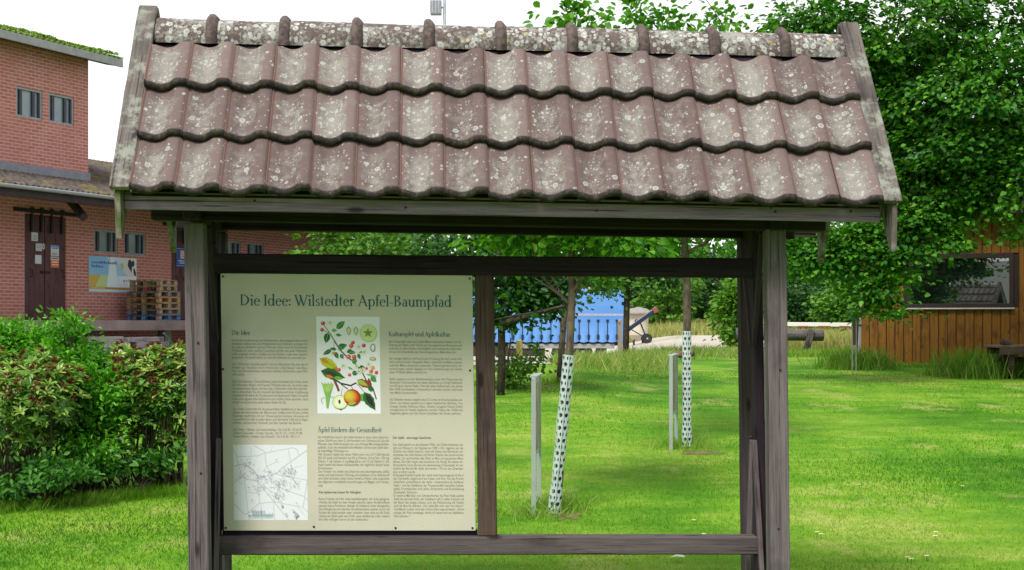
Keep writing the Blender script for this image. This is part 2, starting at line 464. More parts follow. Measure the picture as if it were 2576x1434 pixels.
# roof carpentry
RC = .097                                   # roof sits a hand to the right of the posts
for yy in (-.31, .31):
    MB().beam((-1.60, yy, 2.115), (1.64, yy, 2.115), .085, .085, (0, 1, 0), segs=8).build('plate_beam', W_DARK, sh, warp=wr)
for yy in (-1, 1):
    MB().beam((RC - 1.765, yy * .578, 2.143), (RC + 1.735, yy * .578, 2.143), .024, .082, (0, 1, 0), segs=14, wob=.002).build('fascia_board', W_FASC, sh, warp=wr)
TH = math.atan2(.816, .578); UPS = Vector((0, .537, .8435)); NRM = Vector((0, -.8435, .537)); E0 = Vector((0, -.628, 2.152))
for yy in (-1, 1):
    m = MB()
    a = E0 + UPS * .03 - NRM * .02; b = E0 + UPS * 1.06 - NRM * .02
    c0 = a - NRM * .025; c1 = b - NRM * .025
    for q in (a, b, c0, c1): q.y *= -yy
    V = [(RC + s_ * 1.73, q.y, q.z) for q in (a, b, c1, c0) for s_ in (-1, 1)]
    m.add(V, [(0, 1, 3, 2), (2, 3, 5, 4), (4, 5, 7, 6), (6, 7, 1, 0), (0, 2, 4, 6), (1, 7, 5, 3)], g=[(v[0], v[1], v[2]) for v in V])
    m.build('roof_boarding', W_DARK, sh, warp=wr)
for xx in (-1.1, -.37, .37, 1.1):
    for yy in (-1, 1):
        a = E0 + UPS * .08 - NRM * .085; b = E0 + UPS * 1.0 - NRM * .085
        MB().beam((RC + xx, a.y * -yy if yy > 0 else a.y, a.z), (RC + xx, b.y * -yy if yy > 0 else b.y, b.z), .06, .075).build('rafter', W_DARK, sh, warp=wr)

# tiles
def tile_material():
    m = Mat('lichen_clay_tile'); uv = m.n('ShaderNodeUVMap').outputs[0]; t = m.attr('tint', 'Fac')
    p = m.n('ShaderNodeTexCoord').outputs['Object']; sp = m.n('ShaderNodeSeparateXYZ', {0: uv})
    u, v = sp.outputs[0], sp.outputs[1]
    base = m.ramp(t, [(0, (.098, .068, .066)), (.5, (.128, .092, .088)), (1, (.165, .122, .115))])
    base = m.mix(m.ramp(m.noise(p, 30, 4, .6), [(.35, 0.0), (.75, .5)]), base, (.15, .095, .09))
    # lichen grows in the trough of each tile and thins out towards its edges
    mu = m.ramp(u, [(0.02, 0.0), (.16, .75), (.34, 1.0), (.60, 1.0), (.72, .55), (.78, .18), (1.0, .08)])
    mv = m.ramp(v, [(0.0, .5), (.12, .95), (.60, 1.0), (.80, .65), (.98, .0)])
    dens = m.math('MULTIPLY', m.math('MULTIPLY', mu, mv), m.math('ADD', m.math('MULTIPLY', t, .75), .52))
    n1 = m.noise(p, 270, 3, .7); n2 = m.noise(p, 26, 4, .65)
    thr = m.math('ADD', m.math('MULTIPLY', n1, .6), m.math('MULTIPLY', n2, .4))
    fine = m.ramp(m.math('ADD', thr, m.math('MULTIPLY', dens, .155)), [(.575, 0.0), (.66, 1.0)])
    col = m.mix(m.math('MULTIPLY', fine, .82), base, m.mix(n2, (.175, .168, .148), (.31, .31, .285)))
    # a thin grey bloom fills the troughs
    col = m.mix(m.math('MULTIPLY', m.ramp(m.math('ADD', m.noise(p, 11, 4, .6), m.math('MULTIPLY', dens, .3)), [(.62, 0.0), (.86, .5)]), 1.0), col, (.235, .225, .205))
    # round crusts with a pale rim
    for sc_, lo, off, c in ((22, .15, (3, 1, 7), (.42, .44, .415)), (44, .16, (0, 5, 2), (.46, .47, .44)), (78, .16, (9, 2, 4), (.42, .425, .39))):
        pp = m.n('ShaderNodeMapping', {'Vector': p, 'Location': off}).outputs[0]
        vn = m.n('ShaderNodeTexVoronoi', {'Vector': m.mix(.006, pp, m.n('ShaderNodeTexNoise', {'Vector': pp, 'Scale': 60.0}).outputs['Color']), 'Scale': float(sc_)})
        cellr = m.n('ShaderNodeSeparateColor', {0: vn.outputs['Color']}).outputs[0]
        keep = m.math('LESS_THAN', cellr, m.math('ADD', m.math('MULTIPLY', dens, .20 if sc_ < 60 else .34), .03))
        disc = m.ramp(vn.outputs['Distance'], [(lo * 1.2, .45), (lo * 1.9, 1.0), (lo * 2.3, .0)])
        col = m.mix(m.math('MULTIPLY', m.math('MULTIPLY', keep, disc), .85), col, c)
    yl = m.ramp(m.noise(p, 34, 3, .6), [(.70, 0.0), (.74, .85)])
    col = m.mix(yl, col, (.33, .22, .03))
    edge = m.ramp(u, [(.0, .85), (.026, .85), (.04, 0.0)]); col = m.mix(edge, col, (.16, .075, .06))
    lip = m.ramp(v, [(.0, 1.0), (.045, .95), (.075, 0.0)])
    mossn = m.ramp(m.noise(p, 40, 4, .65), [(.50, 0.0), (.64, 1.0)])
    col = m.mix(lip, col, m.mix(mossn, (.018, .013, .014), (.060, .052, .032)))
    rough = m.noise(p, 260, 2)
    return m.done(m.bsdf(col, .72, .3, m.bump(m.math('ADD', m.math('MULTIPLY', fine, .6), m.math('MULTIPLY', rough, .35)), .35, .003)))
TILE = tile_material()
def tprof(u):
    if u < .026: return .033
    if u < .05: return .022
    if u < .36: return .022 * (.5 + .5 * math.cos(math.pi * (u - .05) / .31))
    if u < .70: return .040 * ((u - .36) / .34) ** 2.1
    if u > .985: return .026
    return .040 + .006 * math.sin(math.pi * min(1, (u - .70) / .16) * .5) - .006 * max(0, (u - .86) / .125)
TG = .313; TW = 3.44 / 17
US = [0, .010, .024, .036, .05, .12, .2, .28, .36, .44, .52, .59, .65, .69, .71, .75, .82, .90, .975, .99, 1.0]
VS = [(.008, -.038), (-.002, -.032), (-.005, -.020), (-.001, -.009), (.009, -.002), (.022, 0), (.10, 0), (.22, 0), (.37, 0)]
def tiles(rear):
    g = random.Random(11 + rear); m = MB()
    for row in range(3):
        for i in range(17):
            m.tint = g.random()
            jx, jt, jh, jr = g.uniform(-.0015, .0015), g.uniform(-.006, .006), g.uniform(-.003, .003), g.uniform(-.016, .016)
            V = []; UV = []
            for (t, dh) in VS:
                if row == 2: t = min(t, .28)
                for u in US:
                    h = tprof(u) + .012 + .042 * (1 - t / .37) + dh + jh
                    s_ = row * TG + t + jt + (u - .5) * TW * jr
                    q = E0 + UPS * s_ + NRM * h
                    x = RC - 1.72 + (i - .004 + u * 1.012) * TW + jx
                    V.append((x, q.y if not rear else -q.y, q.z)); UV.append((u, max(0.0, (t + .0) / TG) if t > .01 else .01))
            nu = len(US)
            m.add(V, [(k * nu + j, k * nu + j + 1, (k + 1) * nu + j + 1, (k + 1) * nu + j) for k in range(len(VS) - 1) for j in range(nu - 1)], uv=UV)
    return m.build('tile_slope', TILE, sh, smooth=True, warp=wr, fixn=False)
ts = tiles(0); tiles(1)
for s_ in (ts,):
    pass
def ridge_material():
    m = Mat('lichen_ridge_tile'); p = m.n('ShaderNodeTexCoord').outputs['Object']
    col = m.ramp(m.noise(p, 20, 4, .6), [(.3, (.075, .055, .052)), (.7, (.135, .10, .092))])
    n1 = m.noise(p, 60, 4, .7); n2 = m.noise(p, 9, 4, .6)
    f = m.ramp(m.math('ADD', m.math('MULTIPLY', n1, .5), m.math('MULTIPLY', n2, .5)), [(.47, 0.0), (.56, 1.0)])
    col = m.mix(m.math('MULTIPLY', f, .85), col, (.30, .305, .285))
    for sc_, lo in ((24, .15), (44, .17)):
        vn = m.n('ShaderNodeTexVoronoi', {'Vector': p, 'Scale': float(sc_)})
        keep = m.math('LESS_THAN', m.n('ShaderNodeSeparateColor', {0: vn.outputs['Color']}).outputs[0], .42)
        disc = m.ramp(vn.outputs['Distance'], [(lo * 1.5, .5), (lo * 2.1, 1.0), (lo * 2.7, .0)])
        col = m.mix(m.math('MULTIPLY', m.math('MULTIPLY', keep, disc), .8), col, (.55, .57, .55))
    col = m.mix(m.ramp(m.noise(p, 24, 3, .6), [(.66, 0.0), (.70, .85)]), col, (.28, .21, .03))
    return m.done(m.bsdf(col, .8, .25, m.bump(n1, .4, .004)))
RIDGE = ridge_material()
COLLAR = plain('clay_collar', (.105, .078, .074), .8, .2, 0, .55, 36, .4)
xs = [RC - 1.715] + [-1.345 + .357 * k for k in range(9)] + [RC + 1.72]
def half_round(m, prof_, n=17):
    V = []; np_ = len(prof_); tot = 2 * np_
    for dr, pr in ((0, prof_), (-.018, prof_[::-1])):
        for x, r in pr:
            for j in range(n):
                th = R(-14 + 208 * j / (n - 1)); V.append((x, -(r + dr) * math.cos(th), 2.990 + (r + dr) * math.sin(th)))
    m.add(V, [(q * n + j, ((q + 1) % tot) * n + j, ((q + 1) % tot) * n + j + 1, q * n + j + 1) for q in range(tot) for j in range(n - 1)])
for k in range(10):
    m = MB(); a, b = xs[k], xs[k + 1]; a2 = a if k == 0 else a + .022
    dz = random.Random(k).uniform(-.003, .004)
    half_round(m, [(a2 + (b + .004 - a2) * t, .112 + dz - .004 * t) for t in (0, .2, .4, .6, .8, 1)])
    if k:
        m.m = 1; half_round(m, [(a - .026, .114), (a - .024, .126), (a - .013, .138), (a + .006, .139), (a + .019, .128), (a + .030, .114)]); m.m = 0
    m.build('ridge_tile', [RIDGE, COLLAR], sh, smooth=True, warp=wr)
# barge caps lie on the verge, gable boards with pointed tails hang below them
for sx in (-1, 1):
    xc = RC + sx * 1.765; 
    for yy in (-1, 1):
        lo = Vector((xc, yy * .680, 2.188)); hi = Vector((xc, yy * .012, 3.155))
        m = MB().beam(lo, hi, .092, .026, (1, 0, 0), ch=.004, segs=12, wob=.003)
        m.build('barge_cap', W_BARGE, sh, warp=wr)
        poly = [(.665, 2.165), (.645, 1.965), (.625, 1.965), (.48, 2.17), (0.0, 2.87), (0.0, 3.11)]
        xa = xc + sx * .015
        m = MB()
        V = [(xa - .013, yy * y, z) for y, z in poly] + [(xa + .013, yy * y, z) for y, z in poly]
        n = len(poly)
        m.add(V, [tuple(range(n)), tuple(range(2 * n - 1, n - 1, -1))] + [((i + 1) % n, i, i + n, (i + 1) % n + n) for i in range(n)], g=[(v[1] * .58 + v[2] * .8, v[0], v[1]) for v in V])
        m.build('gable_board', W_GREEN if sx < 0 else W_BARGE, sh, warp=wr)

for k, (px, py, y, wfun) in enumerate(((1938, 522, -.592, wr), (1950, 533, -.592, wr), (1020, 522, -.592, wr), (640, 505, -.592, wr), (1500, 530, -.592, wr), (2140, 532, -.592, wr), (498, 862, -.36, wf), (505, 1190, -.36, wf), (1958, 1330, -.36, wf), (1962, 930, -.36, wf))):
    q = SL(px, py, y, .0135 if wfun is wr else .007)
    MB().lathe([(0, 0), (.006, 0), (.005, .003), (0, .0035)], 8).build('nail', bolt, sh).matrix_local = Matrix.Translation(wfun((q[0], y, q[1]))) @ Matrix.Rotation(R(90), 4, 'X')

# ---------------------------------------------------------------- the printed panel
PXA, PYA, PXB, PYB = 555, 695, 1196, 1332
pxa, pza = SL(PXA, PYA, -.03); pxb, pzb = SL(PXB, PYB, -.03)
pza, pzb = 1.843, .562
PF = -.034                                  # front face
def PP(px, py, dy=0.0):
    return (pxa + (px - PXA) / (PXB - PXA) * (pxb - pxa), PF - dy, pza + (py - PYA) / (PYB - PYA) * (pzb - pza))
mpan = Mat('cream_panel'); p = mpan.obj()
pc = mpan.ramp(mpan.noise(p, 2.5, 4, .6), [(.3, (.49, .455, .395)), (.7, (.545, .51, .445))])
pc = mpan.mix(mpan.ramp(mpan.noise(p, 26, 5, .7), [(.62, 0.0), (.80, .35)]), pc, (.36, .34, .26))
PANEL = mpan.done(mpan.bsdf(pc, .42, .4))
panel = MB().box(pxa, pxb, PF, PF + .012, pzb, pza, 0).build('information_panel', PANEL, sh, warp=wf)
MB().beam((pxa - .01, .01, .548), (pxb + .01, .01, .548), .05, .026, (0, 1, 0), segs=4).build('panel_ledge', W_DARK, sh, warp=wf)
MB().beam((pxa - .03, .02, .56), (pxa - .03, .02, 1.84), .05, .05, segs=2).build('panel_batten', W_DARK, sh, warp=wf)
scr = plain('dark_screw', (.03, .03, .03), .5, .4, .5)
for q in ((561, 703), (1189, 703), (560, 1325), (1188, 1325), (783, 1322), (991, 1325), (558, 932), (1187, 932)):
    c = PP(*q)
    MB().lathe([(0, 0), (.0055, 0), (.0055, .003), (0.0, .004)], 10, (0, 0, 0)).build('screw', scr, panel).matrix_local = Matrix.Translation(wf((c[0], PF, c[2]))) @ Matrix.Rotation(R(90), 4, 'X')

# own serif letters, drawn with stems, bowls and serifs (unit: cap height .95)
X_, C_, A_ = .60, .93, 1.0
class Glyphs:
    def __init__(s): s.p = []
    def r(s, x0, y0, x1, y1): s.p.append([(x0, y0), (x1, y0), (x1, y1), (x0, y1)]); return s
    def ln(s, x0, y0, x1, y1, t):
        dx, dy = x1 - x0, y1 - y0; l = math.hypot(dx, dy); nx, ny = -dy / l * t / 2, dx / l * t / 2
        s.p.append([(x0 - nx, y0 - ny), (x1 - nx, y1 - ny), (x1 + nx, y1 + ny), (x0 + nx, y0 + ny)]); return s
    def arc(s, cx, cy, rx, ry, ts, tt, a0, a1, n=18):
        for k in range(n):
            q = []
            for a in (a0 + (a1 - a0) * k / n, a0 + (a1 - a0) * (k + 1) / n):
                a = R(a); q.append(((cx + rx * math.cos(a), cy + ry * math.sin(a)), (cx + (rx - ts) * math.cos(a), cy + (ry - tt) * math.sin(a))))
            s.p.append([q[0][0], q[1][0], q[1][1], q[0][1]])
        return s
    def dot(s, cx, cy, r): s.p.append([(cx + r * math.cos(R(30 * k)), cy + r * math.sin(R(30 * k))) for k in range(12)]); return s
    def stem(s, x, y0, y1, t=.115, foot=1, head=1):
        s.r(x, y0, x + t, y1)
        if foot: s.r(x - .065, y0, x + t + .065, y0 + .035)
        if head == 1: s.r(x - .065, y1 - .035, x + t + .065, y1)
        if head == 2: s.p.append([(x - .075, y1 - .085), (x, y1 - .12), (x, y1 + .01), (x - .02, y1 - .02)])
        return s
def glyph(c):
    g = Glyphs()
    if c == 'D': g.stem(.08, 0, C_).arc(.16, C_/2, .56, C_/2, .145, .045, -90, 90); w_ = .78
    elif c == 'B': g.stem(.08, 0, C_).arc(.19, .25, .38, .25, .135, .04, -90, 90).arc(.19, .70, .33, .23, .125, .04, -90, 90); w_ = .63
    elif c == 'I': g.stem(.09, 0, C_, .125); w_ = .33
    elif c == 'W':
        g.ln(.06, C_, .33, 0, .115).ln(.33, 0, .52, .82, .055).ln(.42, C_, .69, 0, .115).ln(.69, 0, .96, C_, .055)
        g.r(-.04, C_-.035, .20, C_).r(.32, C_-.035, .54, C_).r(.85, C_-.035, 1.06, C_); w_ = 1.03
    elif c in 'AÄ':
        g.ln(.09, 0, .37, C_, .055).ln(.35, C_+.02, .66, 0, .125).r(.18, .31, .53, .355).r(-.02, 0, .2, .035).r(.53, 0, .78, .035); w_ = .76
        if c == 'Ä': g.dot(.24, 1.1, .065).dot(.48, 1.1, .065)
    elif c == 'K': g.stem(.08, 0, C_).ln(.2, .42, .56, C_-.02, .05).ln(.27, .52, .62, .0, .125).r(.45, C_-.035, .68, C_).r(.5, 0, .74, .035); w_ = .71
    elif c == 'G': g.arc(.44, C_/2, .40, .48, .14, .045, 52, 322).r(.62, .05, .735, .42).r(.55, .39, .80, .425).r(.66, .66, .70, .9); w_ = .79
    elif c == 'i': g.stem(.075, 0, X_, head=2).dot(.13, .83, .075); w_ = .27
    elif c == 'l': g.stem(.075, 0, A_, head=2); w_ = .27
    elif c == 'e': g.arc(.26, X_/2, .24, X_/2+.015, .115, .045, 5, 318).r(.09, .34, .485, .38); w_ = .50
    elif c in 'oö':
        g.arc(.28, X_/2, .26, X_/2+.015, .115, .045, 0, 360); w_ = .55
        if c == 'ö': g.dot(.17, .83, .065).dot(.39, .83, .065)
    elif c == 'd': g.arc(.25, X_/2, .235, X_/2+.015, .115, .045, 0, 360).stem(.385, 0, A_, head=2, foot=0).r(.4, 0, .56, .035); w_ = .57
    elif c == 'p': g.stem(.075, -.28, X_, head=2).arc(.31, X_/2, .245, X_/2+.015, .115, .045, 0, 360); w_ = .58
    elif c == 's': g.arc(.20, .445, .155, .165, .095, .045, 20, 270).arc(.20, .165, .165, .175, .10, .045, -160, 92); w_ = .39
    elif c == 't': g.r(.09, .08, .205, .80).r(.0, X_-.04, .32, X_).arc(.2, .11, .11, .115, .10, .05, 180, 320); w_ = .34
    elif c == 'f': g.stem(.09, 0, .80, head=0).arc(.24, .80, .15, .20, .10, .05, 45, 180).dot(.33, .91, .055).r(.0, X_-.04, .31, X_); w_ = .31
    elif c == 'r': g.stem(.075, 0, X_, head=2).arc(.26, .40, .10, .20, .06, .06, 60, 180).dot(.33, .53, .065); w_ = .40
    elif c in 'nh': g.stem(.075, 0, X_ if c == 'n' else A_, head=2).arc(.29, .38, .21, .235, .11, .06, 0, 165).r(.39, 0, .50, .39).r(.33, 0, .565, .035); w_ = .58
    elif c == 'm':
        g.stem(.075, 0, X_, head=2)
        for o in (0, .31): g.arc(.285 + o, .38, .20, .235, .11, .06, 0, 165).r(.375 + o, 0, .485 + o, .39).r(.32 + o, 0, .545 + o, .035)
        w_ = .875
    elif c == 'u': g.r(.075, .2, .19, X_).r(.0, X_-.035, .15, X_).arc(.28, .22, .205, .235, .11, .06, 180, 345).r(.385, 0, .5, X_).r(.31, X_-.035, .45, X_).r(.43, 0, .57, .035); w_ = .58
    elif c == 'a': g.r(.29, .05, .40, .43).arc(.235, .41, .165, .205, .10, .05, 0, 155).arc(.20, .175, .165, .185, .10, .045, 60, 330).r(.36, 0, .47, .04); w_ = .47
    elif c == 'k': g.stem(.075, 0, A_, head=2).ln(.17, .28, .40, X_-.03, .05).ln(.22, .34, .47, 0, .115).r(.32, X_-.035, .5, X_).r(.37, 0, .57, .035); w_ = .55
    elif c == ':': g.dot(.11, .08, .075).dot(.11, .48, .075); w_ = .24
    elif c == '-': g.r(.03, .26, .30, .315); w_ = .34
    else: w_ = .25
    return g.p, w_
def serif_text(mb, txt, xa, xb, ybase, cap):
    """txt between photo columns xa and xb on baseline ybase with the given cap height, all in photo pixels on the panel"""
    polys = []; x = 0
    for c in txt:
        p, w_ = glyph(c)
        polys += [[(a + x, b) for a, b in q] for q in p]; x += w_
    k = (xb - xa) / x; ky = cap / C_
    for i, q in enumerate(polys):
        mb.add([PP(xa + a * k, ybase - b * ky, .0009 + (i % 7) * .00012) for a, b in q], [tuple(range(len(q)))])
TEAL = ink('teal_ink', (44, 92, 100)); GREEN_INK = ink('green_ink', (62, 104, 98)); GREY = ink('grey_ink', (142, 136, 126)); BLACK = ink('black_ink', (72, 72, 68))
m = MB(); serif_text(m, 'Die Idee: Wilstedter Apfel-Baumpfad', 603, 1142, 774, 27); m.build('title_text', TEAL, panel, warp=wf, fixn=False)
for t, a, b, y, c in (('Die Idee', 581, 628, 847, 11.5), ('Kulturapfel und Apfelkultur', 980, 1138, 848, 11.5), ('Äpfel fördern die Gesundheit', 796, 959, 1087, 12)):
    m = MB(); serif_text(m, t, a, b, y, c); m.build('heading_text', GREEN_INK, panel, warp=wf, fixn=False)

# body text: plain letters, one mesh per column
def para(x0, x1, y0, dy, lines, last=None):
    out = []
    for i, l in enumerate(lines):
        out.append((l, x0, x1 if i < len(lines) - 1 else (last or x1), y0 + i * dy))
    return out
LEFT = para(581, 773, 863, 8.52, ['Durch die Anpflanzung von Obstbäumen, überwiegend alter nord-', 'deutscher Apfelsorten, am Wegesrand in der Feldmark, entsteht mit', 'der Zeit ein Apfelpfad rund um Wilstedt. Damit wird die Attraktivität', 'Wilstedts für einen sanften Tourismus erhöht, wie auch Wilstedter', 'selbst angeregt werden, häufiger mal eine Radtour oder einen Spazier-', 'gang durch die landschaftlich so reizvolle Feldmark zu unternehmen.'], 769)
LEFT += para(581, 773, 922, 8.52, ['Der „Wilstedter Apfel-Baumpfad“ wird ein öffentliches Gut sein, das im', 'Frühjahr zur Obstblüte und im Herbst zum „Apfel klauen“ viele Besu-', 'cher und Fahrradtouristen, besonders Familien mit Kindern, nach Wils-', 'tedt einlädt.'], 613)
LEFT += para(581, 773, 965, 8.6, ['Die drei Initiatoren, Conrad Bölicke, Jochen Kwentzel, Jens Otten, laden', 'alle Wilstedter Bürger und Freunde Wilstedts dazu ein, mit einem eige-', 'nen gespendeten Baum, die Idee des „Wilstedter Apfel-Baumpfades“', 'mit zu entwickeln. Bei der Auswahl der Bäume und ihrer Anpflanzung', 'unterstützt Sie dabei die Obstbaumschule Badenstedt. Haben Sie selbst', 'noch eine eigene alte Apfelsorte und wollen diese spenden, dann', 'pfropft die Baumschule einen dieser Reiser für Sie.'], 717)
LEFT += para(581, 773, 1033, 8.6, ['Jens Otten übernimmt für die gespendeten Apfelbäume in den ersten', 'Jahren das Beschneiden der Bäume zum Aufbau einer Krone, Jochen', 'Kwentzel verpflichtet sich zur Wässerung bei trockener Jahreszeit und', 'Conrad Bölicke stellt zu jedem Baum eine lehrreiche Tafel auf, zu Eigen-', 'schaften, züchterischer Herkunft und dem Spender des Baumes.'], 755)
LEFT += para(581, 756, 1084, 8.6, ['Jens Otten – Garten- und Landschaftsbau, Tel: 0 42 83 – 95 66 09', 'Jochen Kwentzel – Green Goods, Tel: 01 72 – 4 02 77 08', 'Conrad Bölicke – artefakt „Das Olivenöl“, Tel: 0 42 83 – 98 13 17'], 750)
RIGHT = para(980, 1167, 864, 8.5, ['Der Kulturapfel oder kurz Apfel (Malus domestica) stammt aus der', 'Gattung der Äpfel in der Familie der Rosengewächse (Rosaceae) und', 'stellt eine, in allen Zeiten, wirtschaftlich sehr bedeutende Kulturobst-', 'Art aus der Unterfamilie der Kernobstgewächse (Maloideae) dar.'], 1152)
RIGHT += para(980, 1167, 906, 8.5, ['Der heutige Apfel ist wohl durch eine Kreuzung des auch heute noch', 'wild vorkommenden Holzapfels (Malus sylvestris) mit Malus praecox', 'und/oder Malus dasyphylla entstanden. Neuere gentechnische Un-', 'tersuchungen weisen dagegen auf eine Abstammung vom Asiati-', 'schen Wildapfel (Malus sieversii) hin.'], 1077)
RIGHT += para(980, 1167, 957, 8.5, ['Äpfel rangieren auf der Beliebtheitsskala unter den Obstsorten bei', 'deutschen Verbrauchern mit einem jährlichen pro-Kopf-Verbrauch', 'von 40 kg an vierter Stelle. Viele der alten Apfelsorten, von denen', 'über 2000 verschiedene in Deutschland vermutet werden, sind heute', 'vom Markt verschwunden.'], 1052)
RIGHT += para(980, 1167, 1008, 8.5, ['Als Tafelobst werden lediglich etwa 25 Sorten im Erwerbsobstbau kul-', 'tiviert, von denen maximal noch sieben Apfelsorten (Boskop, Cox', 'Orange, Golden Delicious, Elstar, Gloster, Jonagold, Granny Smith)', 'vorzugsweise im Handel angeboten werden. Neben der Vielfalt des', 'Angebotes gehen auch die inneren Qualitäten der Sorten verloren.'], 1162)
MID = para(796, 977, 1102, 8.55, ['Als Heilpflanze taucht der Apfel bereits in einer alten babyloni-', 'schen Schrift aus dem 8. Jahrhundert vor Christus auf, die die', 'Pflanzen des Heilkräutergartens des Königs Mardukapaliddina', 'aufzählt. Auch die mittelalterliche Medizin schrieb dem Apfel aller-', 'lei heilkräftige Wirkungen zu.'], 874)
MID += para(796, 977, 1145, 8.55, ['100 Gramm Apfel hat einen Nährwert von 217–228 kJoule', '(52–55 kcal) und besteht aus 85 g Wasser, 0,4 g Fett, 144 mg', 'Kalium, 7 mg Calcium, 6 mg Magnesium und 12 mg Vitamin C. Ein', 'Apfel deckt mit diesen Inhaltsstoffen den täglichen Bedarf eines', 'Erwachsenen.'], 833)
MID += para(796, 977, 1187.5, 8.55, ['Der Verzehr von Äpfeln mit Schale hat eine adstringierende, abfüh-', 'rende und keimtötende Wirkung, die Apfelfaser ist ein Ballaststoff', 'und Äpfel enthalten einen hohen Anteil an Pektin, alles zusammen', 'hat allgemein vorteilhafte Auswirkungen auf Magen und Verdau-', 'ung.'], 807)
MID += para(796, 977, 1255.5, 8.5, ['Rohe Früchte sind für viele Apfelallergiker oft nicht geeignet.', 'Werden die Äpfel vor dem Verzehr gekocht, haben die Betroffenen', 'zumeist keine Probleme, deshalb ist Apfelmus meist allergenfrei.', 'Die Allergie hervorrufenden Eiweißbausteine werden durch das', 'Kochen der Äpfel zerstört oder verändert. Aber nicht nur die Zube-', 'reitung der Äpfel spielt eine Rolle, neue Apfelsorten rufen wesent-', 'lich mehr Allergien hervor als alte Apfelsorten.'], 921)
LOW = para(987, 1167, 1120, 8.5, ['Der Apfel gehört zu den ältesten Wild- und Kulturobstarten, be-', 'reits von Ramses II., der Ägypten um 1280 v. Chr. regierte, war das', 'Züchten von Äpfeln bekannt. Auch die Kelten und Germanen ver-', 'arbeiteten die wohl kleinen und harten Früchte des einheimischen', 'Apfels. Sie vermischten das Obst zu Mus und gewannen Most', 'daraus. Den Saft vergor man zusammen mit Honig. Die älteste do-', 'kumentierte Sorte des bei uns beheimateten Kulturapfels ist ver-', 'mutlich der Borsdorfer Apfel, der bereits 1170 von den Zisterzien-', 'sern erwähnt wurde.'], 1044)
LOW += para(987, 1167, 1196, 8.55, ['Kulturgeschichtlich spielt der Apfel eine herausragende Rolle in', 'der Symbolik, beginnend bei Adam und Eva. Als die Frucht', 'schlechthin symbolisieren der Apfel – insbesondere als Goldener', 'Apfel – und der Apfelbaum das Themenumfeld Sexualität (Liebes-', 'apfel), Fruchtbarkeit und Leben, Erkenntnis und Entscheidung', '(Zankapfel), Reichtum.'], 1048)
LOW += para(987, 1167, 1247, 8.5, ['In unseren Märchen von Schneewittchen bis Frau Holle spielen', 'Äpfel die zentrale Rolle, der Apfelbaum gilt in vielen Kulturen als', 'der Baum des ewigen Lebens, auch die Abstammung der Kinder', 'wird oft über ihn definiert: „Der Apfel fällt nicht weit vom Stamm“.', 'Und Martin Luther wird das schöne Zitat zugeschrieben: „Wenn', 'morgen die Welt unterginge, würde ich heute noch ein Apfelbäum-', 'chen pflanzen.“'], 1028)
BOLD = [('Der Apfel – eine lange Geschichte', 987, 1085, 1103), ('Alte Apfelsorten besser für Allergiker', 796, 904, 1239)]
def text_blocks(blocks, place):
    """blocks: (name, lines, em, material, parent); line = (text, x0, x1, baseline); built-in font, merged into one mesh per block"""
    tmp = []
    for bi, (nm, lines, em, mat, par, wfun) in enumerate(blocks):
        for (t, x0, x1, y) in lines:
            cu = bpy.data.curves.new('line', 'FONT'); cu.body = t; cu.size = 1.0; cu.resolution_u = 2; cu.offset = .008
            o = bpy.data.objects.new('line', cu); COL.objects.link(o); tmp.append((bi, o, x0, x1, y))
    dg = bpy.context.evaluated_depsgraph_get(); acc = {}
    for bi, o, x0, x1, y in tmp:
        me = bpy.data.meshes.new_from_object(o.evaluated_get(dg))
        n = len(me.vertices); co_ = np.empty(n * 3, np.float32); me.vertices.foreach_get('co', co_); co_ = co_.reshape(-1, 3)
        fs = [tuple(p_.vertices) for p_ in me.polygons]
        em = blocks[bi][2]
        k = (x1 - x0) / max(co_[:, 0].max() - co_[:, 0].min(), 1e-3)
        acc.setdefault(bi, MB()).add([place(bi, x0 + (c[0] - co_[:, 0].min()) * k, y - c[1] * em) for c in co_.tolist()], fs)
        cu = o.data; bpy.data.objects.remove(o); bpy.data.curves.remove(cu); bpy.data.meshes.remove(me)
    for bi, mb in acc.items():
        nm, lines, em, mat, par, wfun = blocks[bi]
        mb.build(nm, mat, par, warp=wfun, fixn=False)
text_blocks([('body_text', L_, 8.6, GREY, panel, wf) for L_ in (LEFT, RIGHT, MID, LOW)] + [('bold_text', [q], 8.6, BLACK, panel, wf) for q in BOLD],
            lambda bi, x, y: PP(x, y, .0008))

